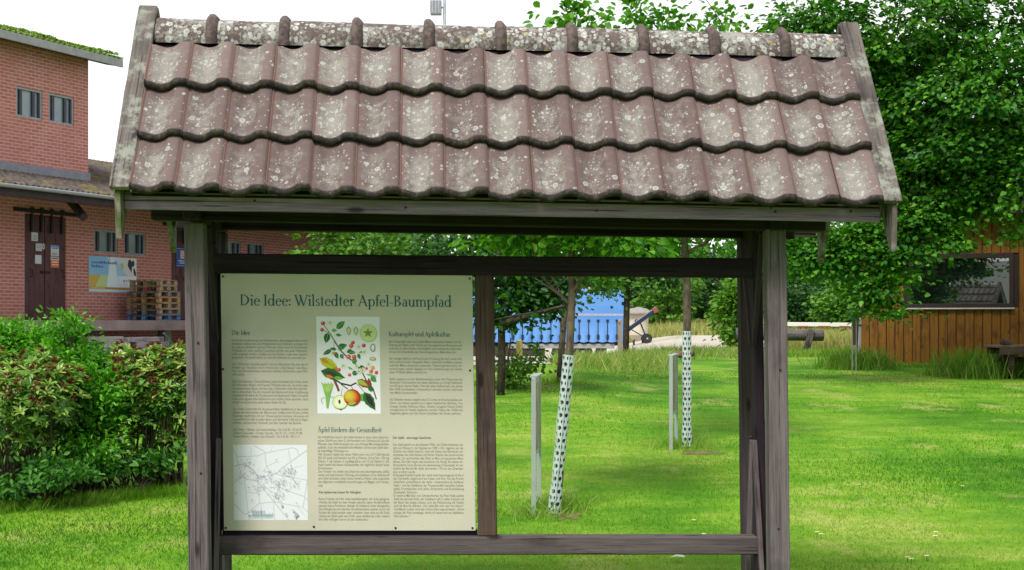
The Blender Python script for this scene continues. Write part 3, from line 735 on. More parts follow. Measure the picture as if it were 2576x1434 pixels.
# flat printed picture: branch with apples (own drawing)
class Flat:
    def __init__(s, x0, y0, x1, y1, W, H, base=.0006):
        s.m = MB(); s.mats = []; s.k = 0; s.a = (x0, y0, x1, y1, W, H); s.base = base; s.idx = {}
    def P(s, x, y):
        x0, y0, x1, y1, W, H = s.a
        return PP(x0 + x / W * (x1 - x0), y0 + y / H * (y1 - y0), s.base + s.k * .00002)
    def c(s, c):
        if c not in s.idx: s.idx[c] = len(s.mats); s.mats.append(ink('print_ink', c))
        s.m.m = s.idx[c]
    def poly(s, pts, c):
        s.c(c); s.k += 1; s.m.add([s.P(*q) for q in pts], [tuple(range(len(pts)))]); return s
    def ell(s, cx, cy, rx, ry, c, rot=0, n=22):
        cr, sr = math.cos(R(rot)), math.sin(R(rot))
        return s.poly([(cx + rx * math.cos(2*math.pi*k/n) * cr - ry * math.sin(2*math.pi*k/n) * sr, cy + rx * math.cos(2*math.pi*k/n) * sr + ry * math.sin(2*math.pi*k/n) * cr) for k in range(n)], c)
    def leaf(s, x0, y0, x1, y1, w_, c, vein=None):
        dx, dy = x1 - x0, y1 - y0; l = math.hypot(dx, dy); nx, ny = -dy / l, dx / l
        up = []; dn = []
        for k in range(9):
            t = k / 8; h = w_ / 2 * math.sin(math.pi * t ** .8) * (1 + .08 * (-1) ** k)
            up.append((x0 + dx * t + nx * h, y0 + dy * t + ny * h)); dn.append((x0 + dx * t - nx * h, y0 + dy * t - ny * h))
        s.poly(up + dn[-2:0:-1], c)
        if vein: s.line([(x0, y0), (x1, y1)], max(3, w_ * .07), vein)
        return s
    def line(s, pts, t, c):
        s.c(c); s.k += 1
        for (ax, ay), (bx, by) in zip(pts[:-1], pts[1:]):
            l = math.hypot(bx - ax, by - ay) or 1; nx, ny = -(by - ay) / l * t / 2, (bx - ax) / l * t / 2
            s.m.add([s.P(ax + nx, ay + ny), s.P(bx + nx, by + ny), s.P(bx - nx, by - ny), s.P(ax - nx, ay - ny)], [(0, 1, 2, 3)])
        return s
    def build(s, name): return s.m.build(name, s.mats, panel, warp=wf, fixn=False)
f = Flat(796, 800, 957, 1041, 905, 1350)
f.poly([(0, 0), (905, 0), (905, 1350), (0, 1350)], (226, 226, 236))
G1, G2, G3, DK, BR, RD = (58, 128, 62), (36, 98, 48), (110, 172, 84), (48, 42, 30), (82, 54, 48), (196, 52, 70)
f.line([(190, 230), (330, 460), (430, 560), (520, 620), (640, 760), (700, 880), (800, 1000), (845, 1150)], 17, BR)
f.line([(190, 230), (250, 330), (250, 420)], 10, G3).line([(100, 110), (190, 230)], 9, BR).line([(90, 190), (190, 230)], 8, BR)
f.line([(235, 860), (290, 980), (310, 1040)], 34, (120, 66, 50)).line([(260, 880), (340, 930), (480, 960), (560, 920)], 22, DK).line([(340, 940), (440, 1010)], 14, DK)
f.line([(560, 925), (640, 1010), (700, 1090)], 8, BR).line([(480, 960), (540, 1050)], 7, G2).line([(360, 990), (340, 1100)], 6, BR)
for L_ in ((285, 170, 410, 60, 85, G1), (215, 190, 295, 195, 50, G3), (275, 250, 365, 265, 40, G1), (165, 225, 130, 375, 90, G2), (300, 430, 440, 390, 75, G2), (300, 450, 400, 440, 45, G1),
           (285, 460, 185, 440, 45, G2), (215, 460, 85, 535, 60, G2), (255, 490, 310, 590, 60, G2), (340, 520, 380, 590, 60, G1), (440, 490, 560, 500, 60, G1), (430, 505, 500, 440, 35, G2),
           (590, 510, 620, 595, 45, G2), (500, 610, 580, 620, 90, G1), (600, 700, 690, 710, 60, G2), (500, 790, 590, 780, 70, G2), (770, 830, 850, 910, 75, G1), (700, 800, 860, 830, 30, G3),
           (600, 500, 720, 480, 35, G3), (440, 700, 520, 740, 30, G3), (740, 960, 790, 1050, 70, G1)):
    f.leaf(*L_, vein=(140, 180, 120))
f.leaf(40, 580, 320, 740, 135, (176, 186, 44), (140, 150, 40)).leaf(60, 590, 180, 650, 60, (200, 128, 50)).leaf(230, 720, 320, 745, 60, (190, 120, 50))
f.leaf(55, 755, 400, 850, 150, G2, DK).leaf(110, 770, 330, 830, 60, (60, 58, 36)).leaf(120, 820, 240, 850, 45, (190, 120, 44)).leaf(240, 850, 380, 860, 50, (100, 170, 50))
f.leaf(570, 880, 775, 985, 105, (150, 64, 40)).leaf(570, 880, 730, 965, 62, (150, 180, 60)).leaf(735, 850, 775, 1040, 52, (140, 58, 40))
f.leaf(610, 1080, 710, 1180, 110, (90, 160, 60)).leaf(670, 1050, 830, 1300, 140, G2, DK).leaf(700, 1080, 810, 1260, 75, (40, 42, 30)).leaf(735, 960, 800, 1030, 60, G2)
for (x, y, r, c) in ((95, 95, 30, RD), (80, 185, 26, RD), (520, 360, 26, RD), (495, 405, 32, (206, 84, 60)), (675, 400, 28, RD), (455, 560, 34, (216, 92, 80)), (535, 560, 32, (206, 70, 74)), (235, 510, 22, (222, 140, 110)),
                     (315, 740, 26, RD), (465, 810, 24, (214, 60, 80)), (800, 710, 28, (226, 150, 80)), (775, 760, 28, (216, 90, 60)), (850, 775, 26, RD), (710, 720, 20, RD)):
    f.ell(x, y, r, r * .95, c).ell(x - r * .3, y - r * .3, r * .35, r * .3, (238, 170, 160))
for (x, y) in ((195, 85), (600, 420), (680, 490), (375, 680), (570, 690), (600, 760), (740, 660), (650, 745)):
    for a in range(0, 360, 72): f.ell(x + 26 * math.cos(R(a)), y + 24 * math.sin(R(a)), 18, 11, (224, 222, 210), a)
    f.ell(x, y, 16, 14, (150, 190, 90))
f.ell(745, 228, 122, 122, (168, 186, 108)).ell(745, 228, 115, 115, (200, 214, 156))
for a in range(5): f.leaf(738, 225, 738 + 70 * math.sin(R(72 * a)), 225 - 66 * math.cos(R(72 * a)), 32, (122, 140, 70))
for x in (462, 565): f.leaf(x, 135, x, 265, 62, (150, 158, 90)).leaf(x, 150, x, 250, 40, (206, 212, 150))
f.ell(805, 430, 36, 55, (130, 110, 100)).ell(805, 430, 24, 42, (226, 226, 232)).ell(802, 583, 46, 22, (140, 120, 90)).ell(802, 583, 36, 14, (206, 212, 150))
f.poly([(70, 940), (120, 1120), (130, 1270), (155, 1270), (180, 1120), (230, 940)], (120, 176, 90))
for k in range(8): f.leaf(150, 1060, 55 + k * 26, 905 + 18 * (k % 2), 30, (150 + k * 3, 196, 104), (120, 160, 90))
f.line([(110, 1120), (60, 1140), (60, 1190), (85, 1210)], 6, (130, 150, 120)).line([(180, 1115), (240, 1120)], 6, (130, 150, 120))
f.ell(325, 1190, 108, 98, (150, 170, 100)).ell(325, 1190, 100, 90, (220, 228, 186)).ell(320, 1190, 60, 56, (232, 236, 206)).leaf(315, 1150, 320, 1225, 34, (70, 48, 36)).poly([(310, 1275), (335, 1300), (360, 1278), (335, 1285)], DK)
f.ell(500, 1125, 122, 116, (146, 40, 32))
for k, (r, c) in enumerate(((110, (186, 66, 34)), (97, (206, 104, 38)), (83, (208, 148, 44)), (66, (202, 178, 54)), (44, (204, 194, 72)))): f.ell(500 - 12 - k * 10, 1125 - 8 - k * 6, r, r * .92, c)
f.leaf(440, 1215, 560, 1195, 50, (140, 180, 70)).ell(520, 1232, 12, 8, DK)
f.build('apple_picture')
# map
f = Flat(581, 1119, 768, 1306, 1290, 1285)
f.poly([(0, 0), (1290, 0), (1290, 1285), (0, 1285)], (216, 218, 228))
RDc, HSc, RD2 = (190, 187, 202), (194, 192, 206), (172, 168, 186)
for pts, t in (([(0, 90), (60, 180), (90, 350), (150, 530)], 10), ([(60, 200), (260, 200), (420, 190), (560, 140), (1040, 50), (1120, 80), (1150, 180)], 11), ([(360, 15), (540, 110), (560, 140), (560, 240), (580, 370), (640, 460), (720, 505)], 11),
               ([(0, 375), (130, 330), (250, 370), (380, 470), (420, 550), (520, 545), (740, 500), (1290, 605)], 11), ([(740, 500), (860, 390), (1000, 290), (1290, 95)], 14), ([(960, 75), (1000, 290), (1070, 560)], 9),
               ([(0, 650), (140, 545), (210, 470)], 11), ([(140, 545), (240, 590), (420, 615), (700, 970), (960, 1285)], 12), ([(420, 550), (420, 640), (450, 990)], 10), ([(520, 545), (700, 660), (900, 770), (1230, 880), (1290, 945)], 10),
               ([(190, 610), (220, 850), (250, 1180), (260, 1285)], 9), ([(0, 1005), (190, 1185), (250, 1160), (440, 1000), (700, 970), (1210, 1065), (1290, 600)], 10), ([(470, 1010), (490, 1285)], 9), ([(690, 990), (710, 1285)], 8),
               ([(220, 805), (440, 830)], 7), ([(580, 370), (750, 290)], 7), ([(580, 400), (490, 460)], 7), ([(1060, 390), (1230, 345)], 5), ([(780, 640), (990, 645), (990, 800)], 6), ([(800, 640), (740, 900), (790, 970)], 7), ([(880, 560), (860, 750)], 7),
               ([(1110, 1060), (1260, 1220)], 5), ([(1210, 1065), (1290, 1150)], 6), ([(320, 30), (310, 200)], 5), ([(690, 20), (650, 120)], 5), ([(340, 700), (420, 710), (420, 800)], 5)):
    f.line(pts, t * 1.3, RDc)
gm = random.Random(5)
for k in range(430):
    c = gm.choice([(280, 270), (180, 340), (330, 460), (430, 540), (560, 560), (620, 480), (700, 560), (820, 640), (760, 760), (720, 850), (800, 880), (1000, 440), (960, 480), (870, 420), (1080, 640), (460, 700), (560, 760), (80, 460), (100, 560)])
    x = c[0] + gm.gauss(0, 60); y = c[1] + gm.gauss(0, 50)
    if 12 < x < 1270 and 12 < y < 1270: f.poly([(x, y), (x + gm.uniform(8, 20), y + 3), (x + gm.uniform(8, 20), y + 14), (x, y + 12)], gm.choice([HSc, RD2]))
for x, y, w_ in ((740, 250, 32), (250, 722, 34), (20, 820, 34), (300, 935, 36), (900, 755, 60), (380, 765, 26), (1085, 985, 30), (1060, 630, 40)): f.line([(x, y), (x + w_, y + 3)], 10, (140, 136, 150))
f.ell(1095, 1180, 34, 28, RD2).ell(1075, 1215, 18, 22, RD2).ell(915, 1172, 18, 14, RD2).ell(840, 1020, 20, 26, HSc).ell(1040, 1110, 24, 18, HSc)
f.line([(290, 1207), (670, 1207)], 8, (80, 140, 150)).ell(278, 1207, 14, 12, (50, 60, 90))
f.build('town_map')
m = MB(); serif_text(m, 'Wilstedter', 626, 660, 1287, 6.6); serif_text(m, 'Apfel-Baumpfad', 627, 680, 1294.5, 6.6)
m.v = [(v[0], v[1] - .0065, v[2]) for v in m.v]
m.build('map_text', ink('map_ink', (70, 120, 140)), panel, warp=wf, fixn=False)
# ---------------------------------------------------------------- brick warehouse on the left
BX, BY, BR_ = -12.0, 33.0, math.atan2(.905, .4254)
wh = empty('brick_warehouse', (BX, BY, 0), BR_, 'long red brick warehouse with a taller block, loading platform and canopy roof', 'building')
def WS(px, py, o=0.0):
    """photo pixel to wall coordinates (along, height) on the plane o metres in front of the brick wall"""
    a = (px - CX) / F
    s = (12 + 33 * a - o * (.905 + .4254 * a)) / (.4254 - .905 * a)
    Y = 33 + .905 * s - .4254 * o
    return s, CZ - (py - HY) / F * Y
def brick_mat():
    m = Mat('red_brick'); uv = m.n('ShaderNodeUVMap').outputs[0]
    b = m.n('ShaderNodeTexBrick', {'Vector': uv, 'Color1': (.44, .138, .125), 'Color2': (.55, .205, .19), 'Mortar': (.60, .44, .41), 'Scale': 1.0, 'Mortar Size': .011, 'Mortar Smooth': .25, 'Bias': -.1, 'Brick Width': .25, 'Row Height': .083})
    p = m.obj()
    c = m.mix(m.ramp(m.noise(p, .55, 4, .6), [(.35, 0.0), (.7, .55)]), b.outputs['Color'], (.50, .19, .15))
    c = m.mix(m.ramp(m.noise(m.scale(p, (1, 1, .4)), 1.7, 5, .65), [(.58, 0.0), (.85, .35)]), c, (.20, .09, .09))
    return m.done(m.bsdf(c, .85, .2, m.bump(b.outputs['Fac'], -.4, .006)))
BRICK = brick_mat()
def wall_holes(mb, x0, x1, z0, z1, holes, y=0.0, depth=.25, t=None):
    xs_ = sorted({x0, x1, *[h[0] for h in holes], *[h[1] for h in holes]}); zs = sorted({z0, z1, *[h[2] for h in holes], *[h[3] for h in holes]})
    inh = lambda x, z: any(h[0] < x < h[1] and h[2] < z < h[3] for h in holes)
    for a, b in zip(xs_[:-1], xs_[1:]):
        for c, d in zip(zs[:-1], zs[1:]):
            if not inh((a + b) / 2, (c + d) / 2):
                mb.quad((a, y, c), (b, y, c), (b, y, d), (a, y, d), [(a, c), (b, c), (b, d), (a, d)])
    for (a, b, c, d) in holes:
        q = y + depth
        mb.quad((a, y, d), (a, y, c), (a, q, c), (a, q, d), [(0, d), (0, c), (.25, c), (.25, d)]); mb.quad((b, y, c), (b, y, d), (b, q, d), (b, q, c), [(0, c), (0, d), (.25, d), (.25, c)])
        mb.quad((a, y, c), (b, y, c), (b, q, c), (a, q, c), [(a, 0), (b, 0), (b, .2), (a, .2)]); mb.quad((b, y, d), (a, y, d), (a, q, d), (b, q, d), [(b, 0), (a, 0), (a, .2), (b, .2)])
def rect(px0, py0, px1, py1, o=0.0):
    """pixel rectangle (left-top, right-bottom) to wall rectangle"""
    s0, z1 = WS(px0, py0, o); s1, z0 = WS(px1, py1, o)
    return s0, s1, z0, z1
FRAME = plain('grey_frame', (.30, .31, .36), .5, .4); MULL = plain('dark_mullion', (.045, .045, .075), .5, .4)
mg = Mat('pale_glass'); PALE = mg.done(mg.bsdf(mg.ramp(mg.noise(mg.obj(), .9, 3), [(.35, (.17, .22, .27)), (.65, (.25, .30, .35))]), .12, .8))
lowH = []
W_low = [(237, 573, 296, 640), (312, 585, 366, 648), (556, 606, 606, 668), (621, 608, 663, 668)]
W_top = [(41, 216, 107, 299), (123, 233, 186, 313)]
def wrect(q, z=None):
    s0, zt = WS(q[0], q[1]); s1, _ = WS(q[2], q[3]); _, zb = WS(q[0], q[3] - 6)
    return s0, s1, zb, zt
LW = [wrect(q) for q in W_low]; zt0, zb0 = 3.42, 2.68
zt0 = sum(q[3] for q in LW[:2]) / 2; zb0 = sum(q[2] for q in LW[:2]) / 2
LW = [(a, b, zb0, zt0) for a, b, _, _ in LW]
TWn = [wrect(q) for q in W_top]; ztt = sum(q[3] for q in TWn) / 2; ztb = sum(q[2] for q in TWn) / 2
TWn = [(a, b, ztb, ztt) for a, b, _, _ in TWn]
DZ0 = 1.70; d1a, _ = WS(62, 800); d1b, _ = WS(166, 800); d2a, _ = WS(431, 800); d2b = d2a + (d1b - d1a)
DH = WS(62, 537)[1]
TC = WS(222, 300)[0]
m = MB(); wall_holes(m, -4, 15.5, .3, 5.2, LW + [(d1a, d1b, DZ0, DH), (d2a, d2b, DZ0, DH)])
m.quad((15.5, 0, .3), (15.5, 9, .3), (15.5, 9, 4.6), (15.5, 0, 5.2), [(0, .3), (9, .3), (9, 4.6), (0, 5.2)])
m.quad((-4, 9, .3), (-4, 0, .3), (-4, 0, 5.2), (-4, 9, 4.6), [(9, .3), (0, .3), (0, 5.2), (9, 4.6)])
m.quad((15.5, 9, .3), (-4, 9, .3), (-4, 9, 4.6), (15.5, 9, 4.6), [(0, .3), (19, .3), (19, 4.6), (0, 4.6)])
m.build('low_wall', BRICK, wh)
m = MB(); wall_holes(m, -4, TC, 5.2, 8.42, TWn)
m.quad((TC, 0, 5.2), (TC, 7, 5.2), (TC, 7, 9.9), (TC, 0, 8.42), [(0, 5.2), (7, 5.2), (7, 9.9), (0, 8.42)])
m.quad((-4, 7, 5.2), (-4, 0, 5.2), (-4, 0, 8.42), (-4, 7, 9.9), [(7, 5.2), (0, 5.2), (0, 8.24), (7, 9.9)])
m.quad((TC, 7, 5.2), (-4, 7, 5.2), (-4, 7, 9.9), (TC, 7, 9.9), [(0, 5.2), (7, 5.2), (7, 9.9), (0, 9.9)])
m.build('tall_wall', BRICK, wh)
def window(a, b, z0, z1):
    fr = MB(); t = .055; y0, y1 = .02, .10
    fr.box(a, b, y0, y1, z1 - t, z1).box(a, b, y0, y1, z0, z0 + t).box(a, a + t, y0, y1, z0 + t, z1 - t).box(b - t, b, y0, y1, z0 + t, z1 - t)
    o = fr.build('window', FRAME, wh)
    pn = MB(); w_ = b - a
    pn.quad((a + t, .075, z0 + t), (b - t, .075, z0 + t), (b - t, .075, z1 - t), (a + t, .075, z1 - t)); pn.build('pane', PALE, o, fixn=False)
    for k in (.20, .69, .95):
        MB().box(a + w_ * k - .045 if k < .9 else b - t - .05, a + w_ * k + .045 if k < .9 else b - t, .025, .07, z0 + t, z1 - t).build('mullion', MULL, o)
for q in LW + TWn: window(*q)
# roofs
def roof_mat(name, c0, c1, mossy, m0=(.07, .12, .015), m1=(.20, .32, .03)):
    m = Mat(name); p = m.obj()
    c = m.ramp(m.noise(p, 6, 4, .65), [(.35, c0), (.7, c1)])
    c = m.mix(m.ramp(m.noise(p, 1.6, 5, .65), [(.62 - .3 * mossy, 0.0), (.72 - .3 * mossy, 1.0)]), c, m.ramp(m.noise(p, 9, 3), [(.3, m0), (.7, m1)]))
    return m.done(m.bsdf(c, .9, .2))
ROOF_LOW = roof_mat('lichen_fibre_roof', (.045, .036, .036), (.15, .13, .12), .3, (.09, .075, .015), (.20, .16, .04)); ROOF_TOP = roof_mat('mossy_fibre_roof', (.16, .13, .11), (.25, .22, .2), .95)
def corrugated(mb, x0, x1, y0, z0, y1, z1, th=.035, pitch=.177, amp=.026):
    n = int((x1 - x0) / pitch * 4); V = []
    for (y, z) in ((y0, z0), (y1, z1)):
        for dz in (0, -th):
            for i in range(n + 1):
                x = x0 + (x1 - x0) * i / n; V.append((x, y, z + dz + amp * math.cos(2 * math.pi * i / 4)))
    k = n + 1; Fc = []
    for i in range(n):
        Fc += [(i, i + 1, 2 * k + i + 1, 2 * k + i), (k + i + 1, k + i, 3 * k + i, 3 * k + i + 1), (k + i, k + i + 1, i + 1, i), (2 * k + i, 2 * k + i + 1, 3 * k + i + 1, 3 * k + i)]
    mb.add(V, Fc)
EO = 1.8
m = MB(); corrugated(m, -4, 15.8, -EO, 4.70, 4.5, 4.70 + (EO + 4.5) * .29); corrugated(m, -4, 15.8, 9.3, 4.70 + (EO + 4.5) * .29 - 1.3, 4.5, 4.70 + (EO + 4.5) * .29 + .004)
m.build('canopy_roof', ROOF_LOW, wh)
ZINC = plain('zinc_gutter', (.36, .39, .45), .4, .5, .3, .12, 3)
def gutter(x0, x1, y, z, r=.075):
    m = MB(); n = 9; V = []
    for x in (x0, x1):
        for rr in (r, r - .01):
            for j in range(n):
                th = R(180 + 180 * j / (n - 1)); V.append((x, y + rr * math.cos(th), z + rr * math.sin(th)))
    Fc = []
    for j in range(n - 1):
        Fc += [(j, j + 1, 2 * n + j + 1, 2 * n + j), (n + j + 1, n + j, 3 * n + j, 3 * n + j + 1)]
    Fc += [(0, 2 * n, 3 * n, n), (n - 1, 2 * n - 1, 4 * n - 1, 3 * n - 1)]
    m.add(V, Fc); return m
gutter(-4, 15.8, -EO - .07, 4.66).build('gutter', ZINC, wh, smooth=True)
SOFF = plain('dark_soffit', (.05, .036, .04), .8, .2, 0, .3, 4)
m = MB()
m.quad((-4, -EO + .02, 4.60), (15.7, -EO + .02, 4.60), (15.7, -.01, 4.60 + .29 * EO), (-4, -.01, 4.60 + .29 * EO))
m.build('soffit', SOFF, wh)
q0 = WS(165, 492, .5); q1 = WS(211, 546, 1.35)
m = MB().tube([(q0[0], -.5, q0[1]), (q1[0], -1.35, q1[1])], .10, 14); m.build('spout_pipe', SOFF, wh)
m = MB().box(-4, 15.7, -EO + .02, -EO + .16, 4.42, 4.59); m.build('eaves_beam', SOFF, wh)
m = MB().box(-4, TC + .02, -.06, -.003, 5.02, 5.42); m.build('lead_flashing', plain('lead_flashing', (.22, .22, .27), .6, .4), wh)
m = MB(); corrugated(m, -4.5, TC + .68, -.55, 8.40, 7.4, 8.40 + 7.95 * .24); m.build('tall_roof', ROOF_TOP, wh)
m = MB().box(-4.5, TC + .66, -.56, -.50, 8.17, 8.36); m.build('eaves_fascia', plain('pale_fascia', (.30, .30, .32), .6, .3), wh)
m = MB(); m.quad((-4.5, -.5, 8.19), (TC + .66, -.5, 8.19), (TC + .66, -.002, 8.28), (-4.5, -.002, 8.28)); m.build('tall_soffit', SOFF, wh)
# moss growing along the eaves of the tall roof
g = np.random.default_rng(3); n = 2600
xx = g.uniform(-4.3, TC + .6, n); yy = -.5 + g.random(n) ** 2 * 1.3
C = np.column_stack([xx, yy, 8.44 + (yy + .55) * .24 + .02 * g.random(n) + .05 * (np.sin(xx * 2.3) > .2) * g.random(n)])
MOSS = leaf_mat('moss_tuft', [(0, (.07, .13, .015)), (1, (.24, .42, .04))], .2)
leaf_mesh('roof_moss', C, unit(g.normal(size=(n, 3)) * .4 + [0, -.6, .6]), g.normal(size=(n, 3)), .07, .05, g.random(n), MOSS, wh)['kind'] = 'stuff'
# platform
CONC = plain('platform_concrete', (.20, .155, .15), .85, .2, 0, .3, 1.6, .3)
MB().box(-4, 15.5, -1.7, -.002, 1.44, 1.69, 0).build('loading_platform', CONC, wh)
for s_ in np.arange(-3.5, 15.5, 2.6): MB().box(s_, s_ + .25, -1.35, -1.1, .2, 1.438, 2).build('platform_pier', CONC, wh)
# doors
DOOR = wood_mat('brown_door', (.105, .048, .054), (.16, .078, .086), .6, rough=.6); IRON = plain('black_iron', (.022, .018, .022), .5, .4, .3)
def sliding_door(a, b):
    for k in (0, 1):
        x0 = a + (b - a) * .5 * k + (.055 if k == 0 else .012); x1 = a + (b - a) * .5 * (k + 1) - (.012 if k == 0 else .002)
        d = MB()
        nb = 4
        for j in range(nb):
            d.beam(((x0 + (j + .5) * (x1 - x0) / nb), .06, DZ0 + .02), ((x0 + (j + .5) * (x1 - x0) / nb), .06, DH - .02), (x1 - x0) / nb - .002, .05, (1, 0, 0), ch=.003)
        o = d.build('door', DOOR, wh)
        hx = x1 - .14 if k else x0 + .14
        MB().tube([(hx, .03, 2.93), (hx + .05, -.02, 2.92), (hx + .06, -.02, 2.75), (hx + .02, .03, 2.73)], .012, 6).build('handle', IRON, o)
        for t in (.27, .78):
            hx = x0 + (x1 - x0) * t
            MB().box(hx - .025, hx + .025, -.03, .03, DH - .42, DH + .10, 2).lathe([(0, -.05), (.07, -.05), (.07, -.02), (0, -.02)], 12, (hx, 0, DH + .1), 'y').build('hanger', IRON, o)
    MB().box(a - .38, b + .55, -.045, -.015, DH + .035, DH + .12).build('door_track', IRON, wh)
    MB().box(a + (b - a) * .40, a + (b - a) * .62, -.004, .034, 2.84, 2.89).build('door_bar', IRON, wh)
    MB().box(a + .003, a + .05, .02, .2, DZ0 + .003, DH - .003).build('door_jamb', MULL, wh)
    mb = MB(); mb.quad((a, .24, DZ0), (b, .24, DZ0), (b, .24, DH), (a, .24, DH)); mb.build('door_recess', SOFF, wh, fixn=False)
sliding_door(d1a, d1b); sliding_door(d2a, d2b)

# things fixed to the warehouse: papers, posters, signs (each its own thing, facing out of the wall)
WM = Matrix.Translation((BX, BY, 0)) @ Matrix.Rotation(BR_, 4, 'Z')
def on_wall(name, label, cat, px0, py0, px1, py1, o, group=None):
    s0, s1, z0, z1 = rect(px0, py0, px1, py1, o)
    w_, h_ = s1 - s0, z1 - z0
    r = empty(name, WM @ Vector((s0, -o, z0)), BR_, label, cat, group)
    return r, w_, h_
INKS = {}
def inkc(c):
    if c not in INKS: INKS[c] = ink('print_colour', c)
    return INKS[c]
PAPER = plain('white_paper', (.62, .64, .70), .6, .3, 0, .04)
def sheet(mb, x0, x1, z0, z1, k=0, y=0.0):
    q = y - .0012 * k
    mb.quad((x0, q, z0), (x1, q, z0), (x1, q, z1), (x0, q, z1)); return mb
def paper(label, q, bars, rot=0, name='paper_notice', cat='notice'):
    r, w_, h_ = on_wall(name, label, cat, *q, -.026, 'papers stuck on the left warehouse door')
    MB().box(0, w_, -.004, 0, 0, h_).build('sheet', PAPER, r)
    if bars:
        m = MB()
        for (a, b, c, d) in bars: sheet(m, w_ * a, w_ * b, h_ * c, h_ * d, 1, -.004)
        m.build('printed_lines', inkc((128, 130, 150)), r, fixn=False)
    return r, w_, h_
paper('topmost white paper notice on the left leaf of the brown door', (79, 584, 95, 607), [(.25, .8, .62, .68), (.15, .85, .44, .50), (.15, .85, .30, .35), (.25, .8, .16, .22)])
paper('white paper notice on the brown door beside the small round sticker', (90, 612, 105, 632), [(.1, .9, .78, .84), (.1, .9, .6, .66), (.1, .9, .4, .48), (.3, .9, .2, .26)])
paper('lowest blank white sheet on the left leaf of the brown door', (88, 641, 104, 664), None)
r, w_, h_ = on_wall('round_sticker', 'small oval white sticker near the gap between the brown door leaves', 'sticker', 106, 612, 112.5, 628, -.026)
m = MB(); m.prism([(w_ / 2 + w_ / 2 * math.cos(R(20 * k)), h_ / 2 + h_ / 2 * math.sin(R(20 * k))) for k in range(18)], -.004, 0); m.build('disc', PAPER, r)
m = MB(); m.prism([(w_ / 2 + w_ * .25 * math.cos(R(20 * k)), h_ / 2 + h_ * .25 * math.sin(R(20 * k))) for k in range(18)], -.0055, -.0041); m.build('mark', inkc((120, 126, 150)), r)
r, w_, h_ = on_wall('door_poster', 'tall white, blue and orange poster on the right leaf of the brown door', 'poster', 127.5, 616, 148, 674, -.026)
m = MB(); m.box(0, w_, -.004, 0, 0, h_); m.build('sheet', PAPER, r)
for c, bars in (((214, 112, 70), [(0, 1, 0, .33), (0, 1, .47, .53)]), ((120, 150, 214), [(.0, 1, .90, 1), (.1, .95, .38, .44)]), ((70, 92, 160), [(.15, .85, .84, .88), (.1, .8, .395, .425), (.1, .8, .62, .64), (.2, .7, .57, .59)]), ((236, 214, 200), [(.12, .9, .22, .27), (.12, .9, .11, .15)])):
    m = MB()
    for i, (a, b, cc, d) in enumerate(bars): sheet(m, w_ * a, w_ * b, h_ * cc, h_ * d, 1 if c[0] in (214, 120) else 2, -.004)
    m.build('colour_field', inkc(c), r, fixn=False)
# large milk poster below the windows
r, w_, h_ = on_wall('cow_poster', 'wide blue and yellow poster with a black and white cow on the brick wall', 'poster', 224, 643, 343.5, 737, .02)
_, zb1 = WS(224, 737, .02)
m = MB(); m.box(0, w_, 0, .018, 0, h_, 0); m.build('board', plain('poster_board', lin((206, 226, 244)), .45, .4, 0, .03, 2), r)
class WF:
    def __init__(s, w_, h_): s.w, s.h, s.k = w_, h_, 0
    def poly(s, m, pts):
        s.k += 1; n = len(pts); m.add([(x * s.w, -.001 - .0004 * s.k, (1 - y) * s.h) for x, y in pts], [tuple(range(n))]); return m
wfh = WF(w_, h_)
def sec(name, c, polys):
    m = MB()
    for p in polys: wfh.poly(m, p)
    m.build(name, inkc(c), r, fixn=False)
sec('sky_field', (142, 192, 236), [[(0, 0), (0, .52), (.42, .52), (.36, 0)]])
sec('pale_sky', (170, 208, 240), [[(.36, 0), (.42, .52), (.80, .53), (.66, .26), (.50, 0)]])
sec('wheat_field', (206, 176, 92), [[(0, .52), (0, .86), (.12, .86), (.24, .52)]]); sec('meadow', (196, 214, 150), [[(.24, .52), (.12, .86), (.36, .86), (.42, .52)]])
sec('milk', (222, 236, 246), [[(.44, 0), (.39, .52), (.36, .86), (.66, .86), (.58, .52), (.52, 0)]])
sec('cow_head', (222, 224, 214), [[(.62, .16), (.80, .02), (.99, .0), (.99, .50), (.84, .52), (.74, .46), (.68, .30)]])
sec('cow_patch', (58, 50, 72), [[(.82, .06), (.86, .04), (.89, .10), (.93, .05), (.955, .16), (.93, .25), (.90, .24), (.885, .42), (.86, .36), (.80, .22)], [(.925, .32), (.95, .28), (.985, .42), (.985, .51), (.95, .51), (.93, .42)]])
sec('muzzle', (198, 184, 160), [[(.64, .18), (.70, .16), (.72, .30), (.69, .34)]])
sec('white_box', (236, 238, 246), [[(.61, .54), (.995, .53), (.995, .86), (.66, .86)]])
sec('ochre_band', (190, 140, 56), [[(0, .86), (0, .92), (.995, .92), (.995, .86)]]); sec('band_text', (232, 204, 150), [[(.03, .88), (.03, .905), (.32, .905), (.32, .88)]])
# lettering on it and on the blue sign
def WTXT(rt, w_, h_, y):
    return lambda bi, x, yy: (x * w_, y, (1 - yy) * h_)
def word_bars(name, rows, c):
    """lettering too small to read: rows of letter-sized marks (x0, x1, baseline, height)"""
    m = MB(); gg = random.Random(len(rows)); wfh.k += 1
    for (x0, x1, y, h) in rows:
        x = x0
        while x < x1:
            lw = h * gg.uniform(.28, .5)
            if gg.random() > .13:
                hh = h * gg.choice([.62, .62, .66, 1.0, .9]); wfh.k -= 1; wfh.poly(m, [(x, y - hh), (x, y), (x + lw, y), (x + lw, y - hh)])
            x += lw * 1.35
    m.build(name, inkc(c), r, fixn=False)
word_bars('slogan_text', [(.05, .53, .205, .075), (.05, .29, .315, .075)], (92, 118, 172))
word_bars('brand_text', [(.70, .80, .70, .10), (.88, .95, .70, .10)], (160, 166, 188)); word_bars('claim_text', [(.71, .84, .765, .03)], (160, 166, 188))
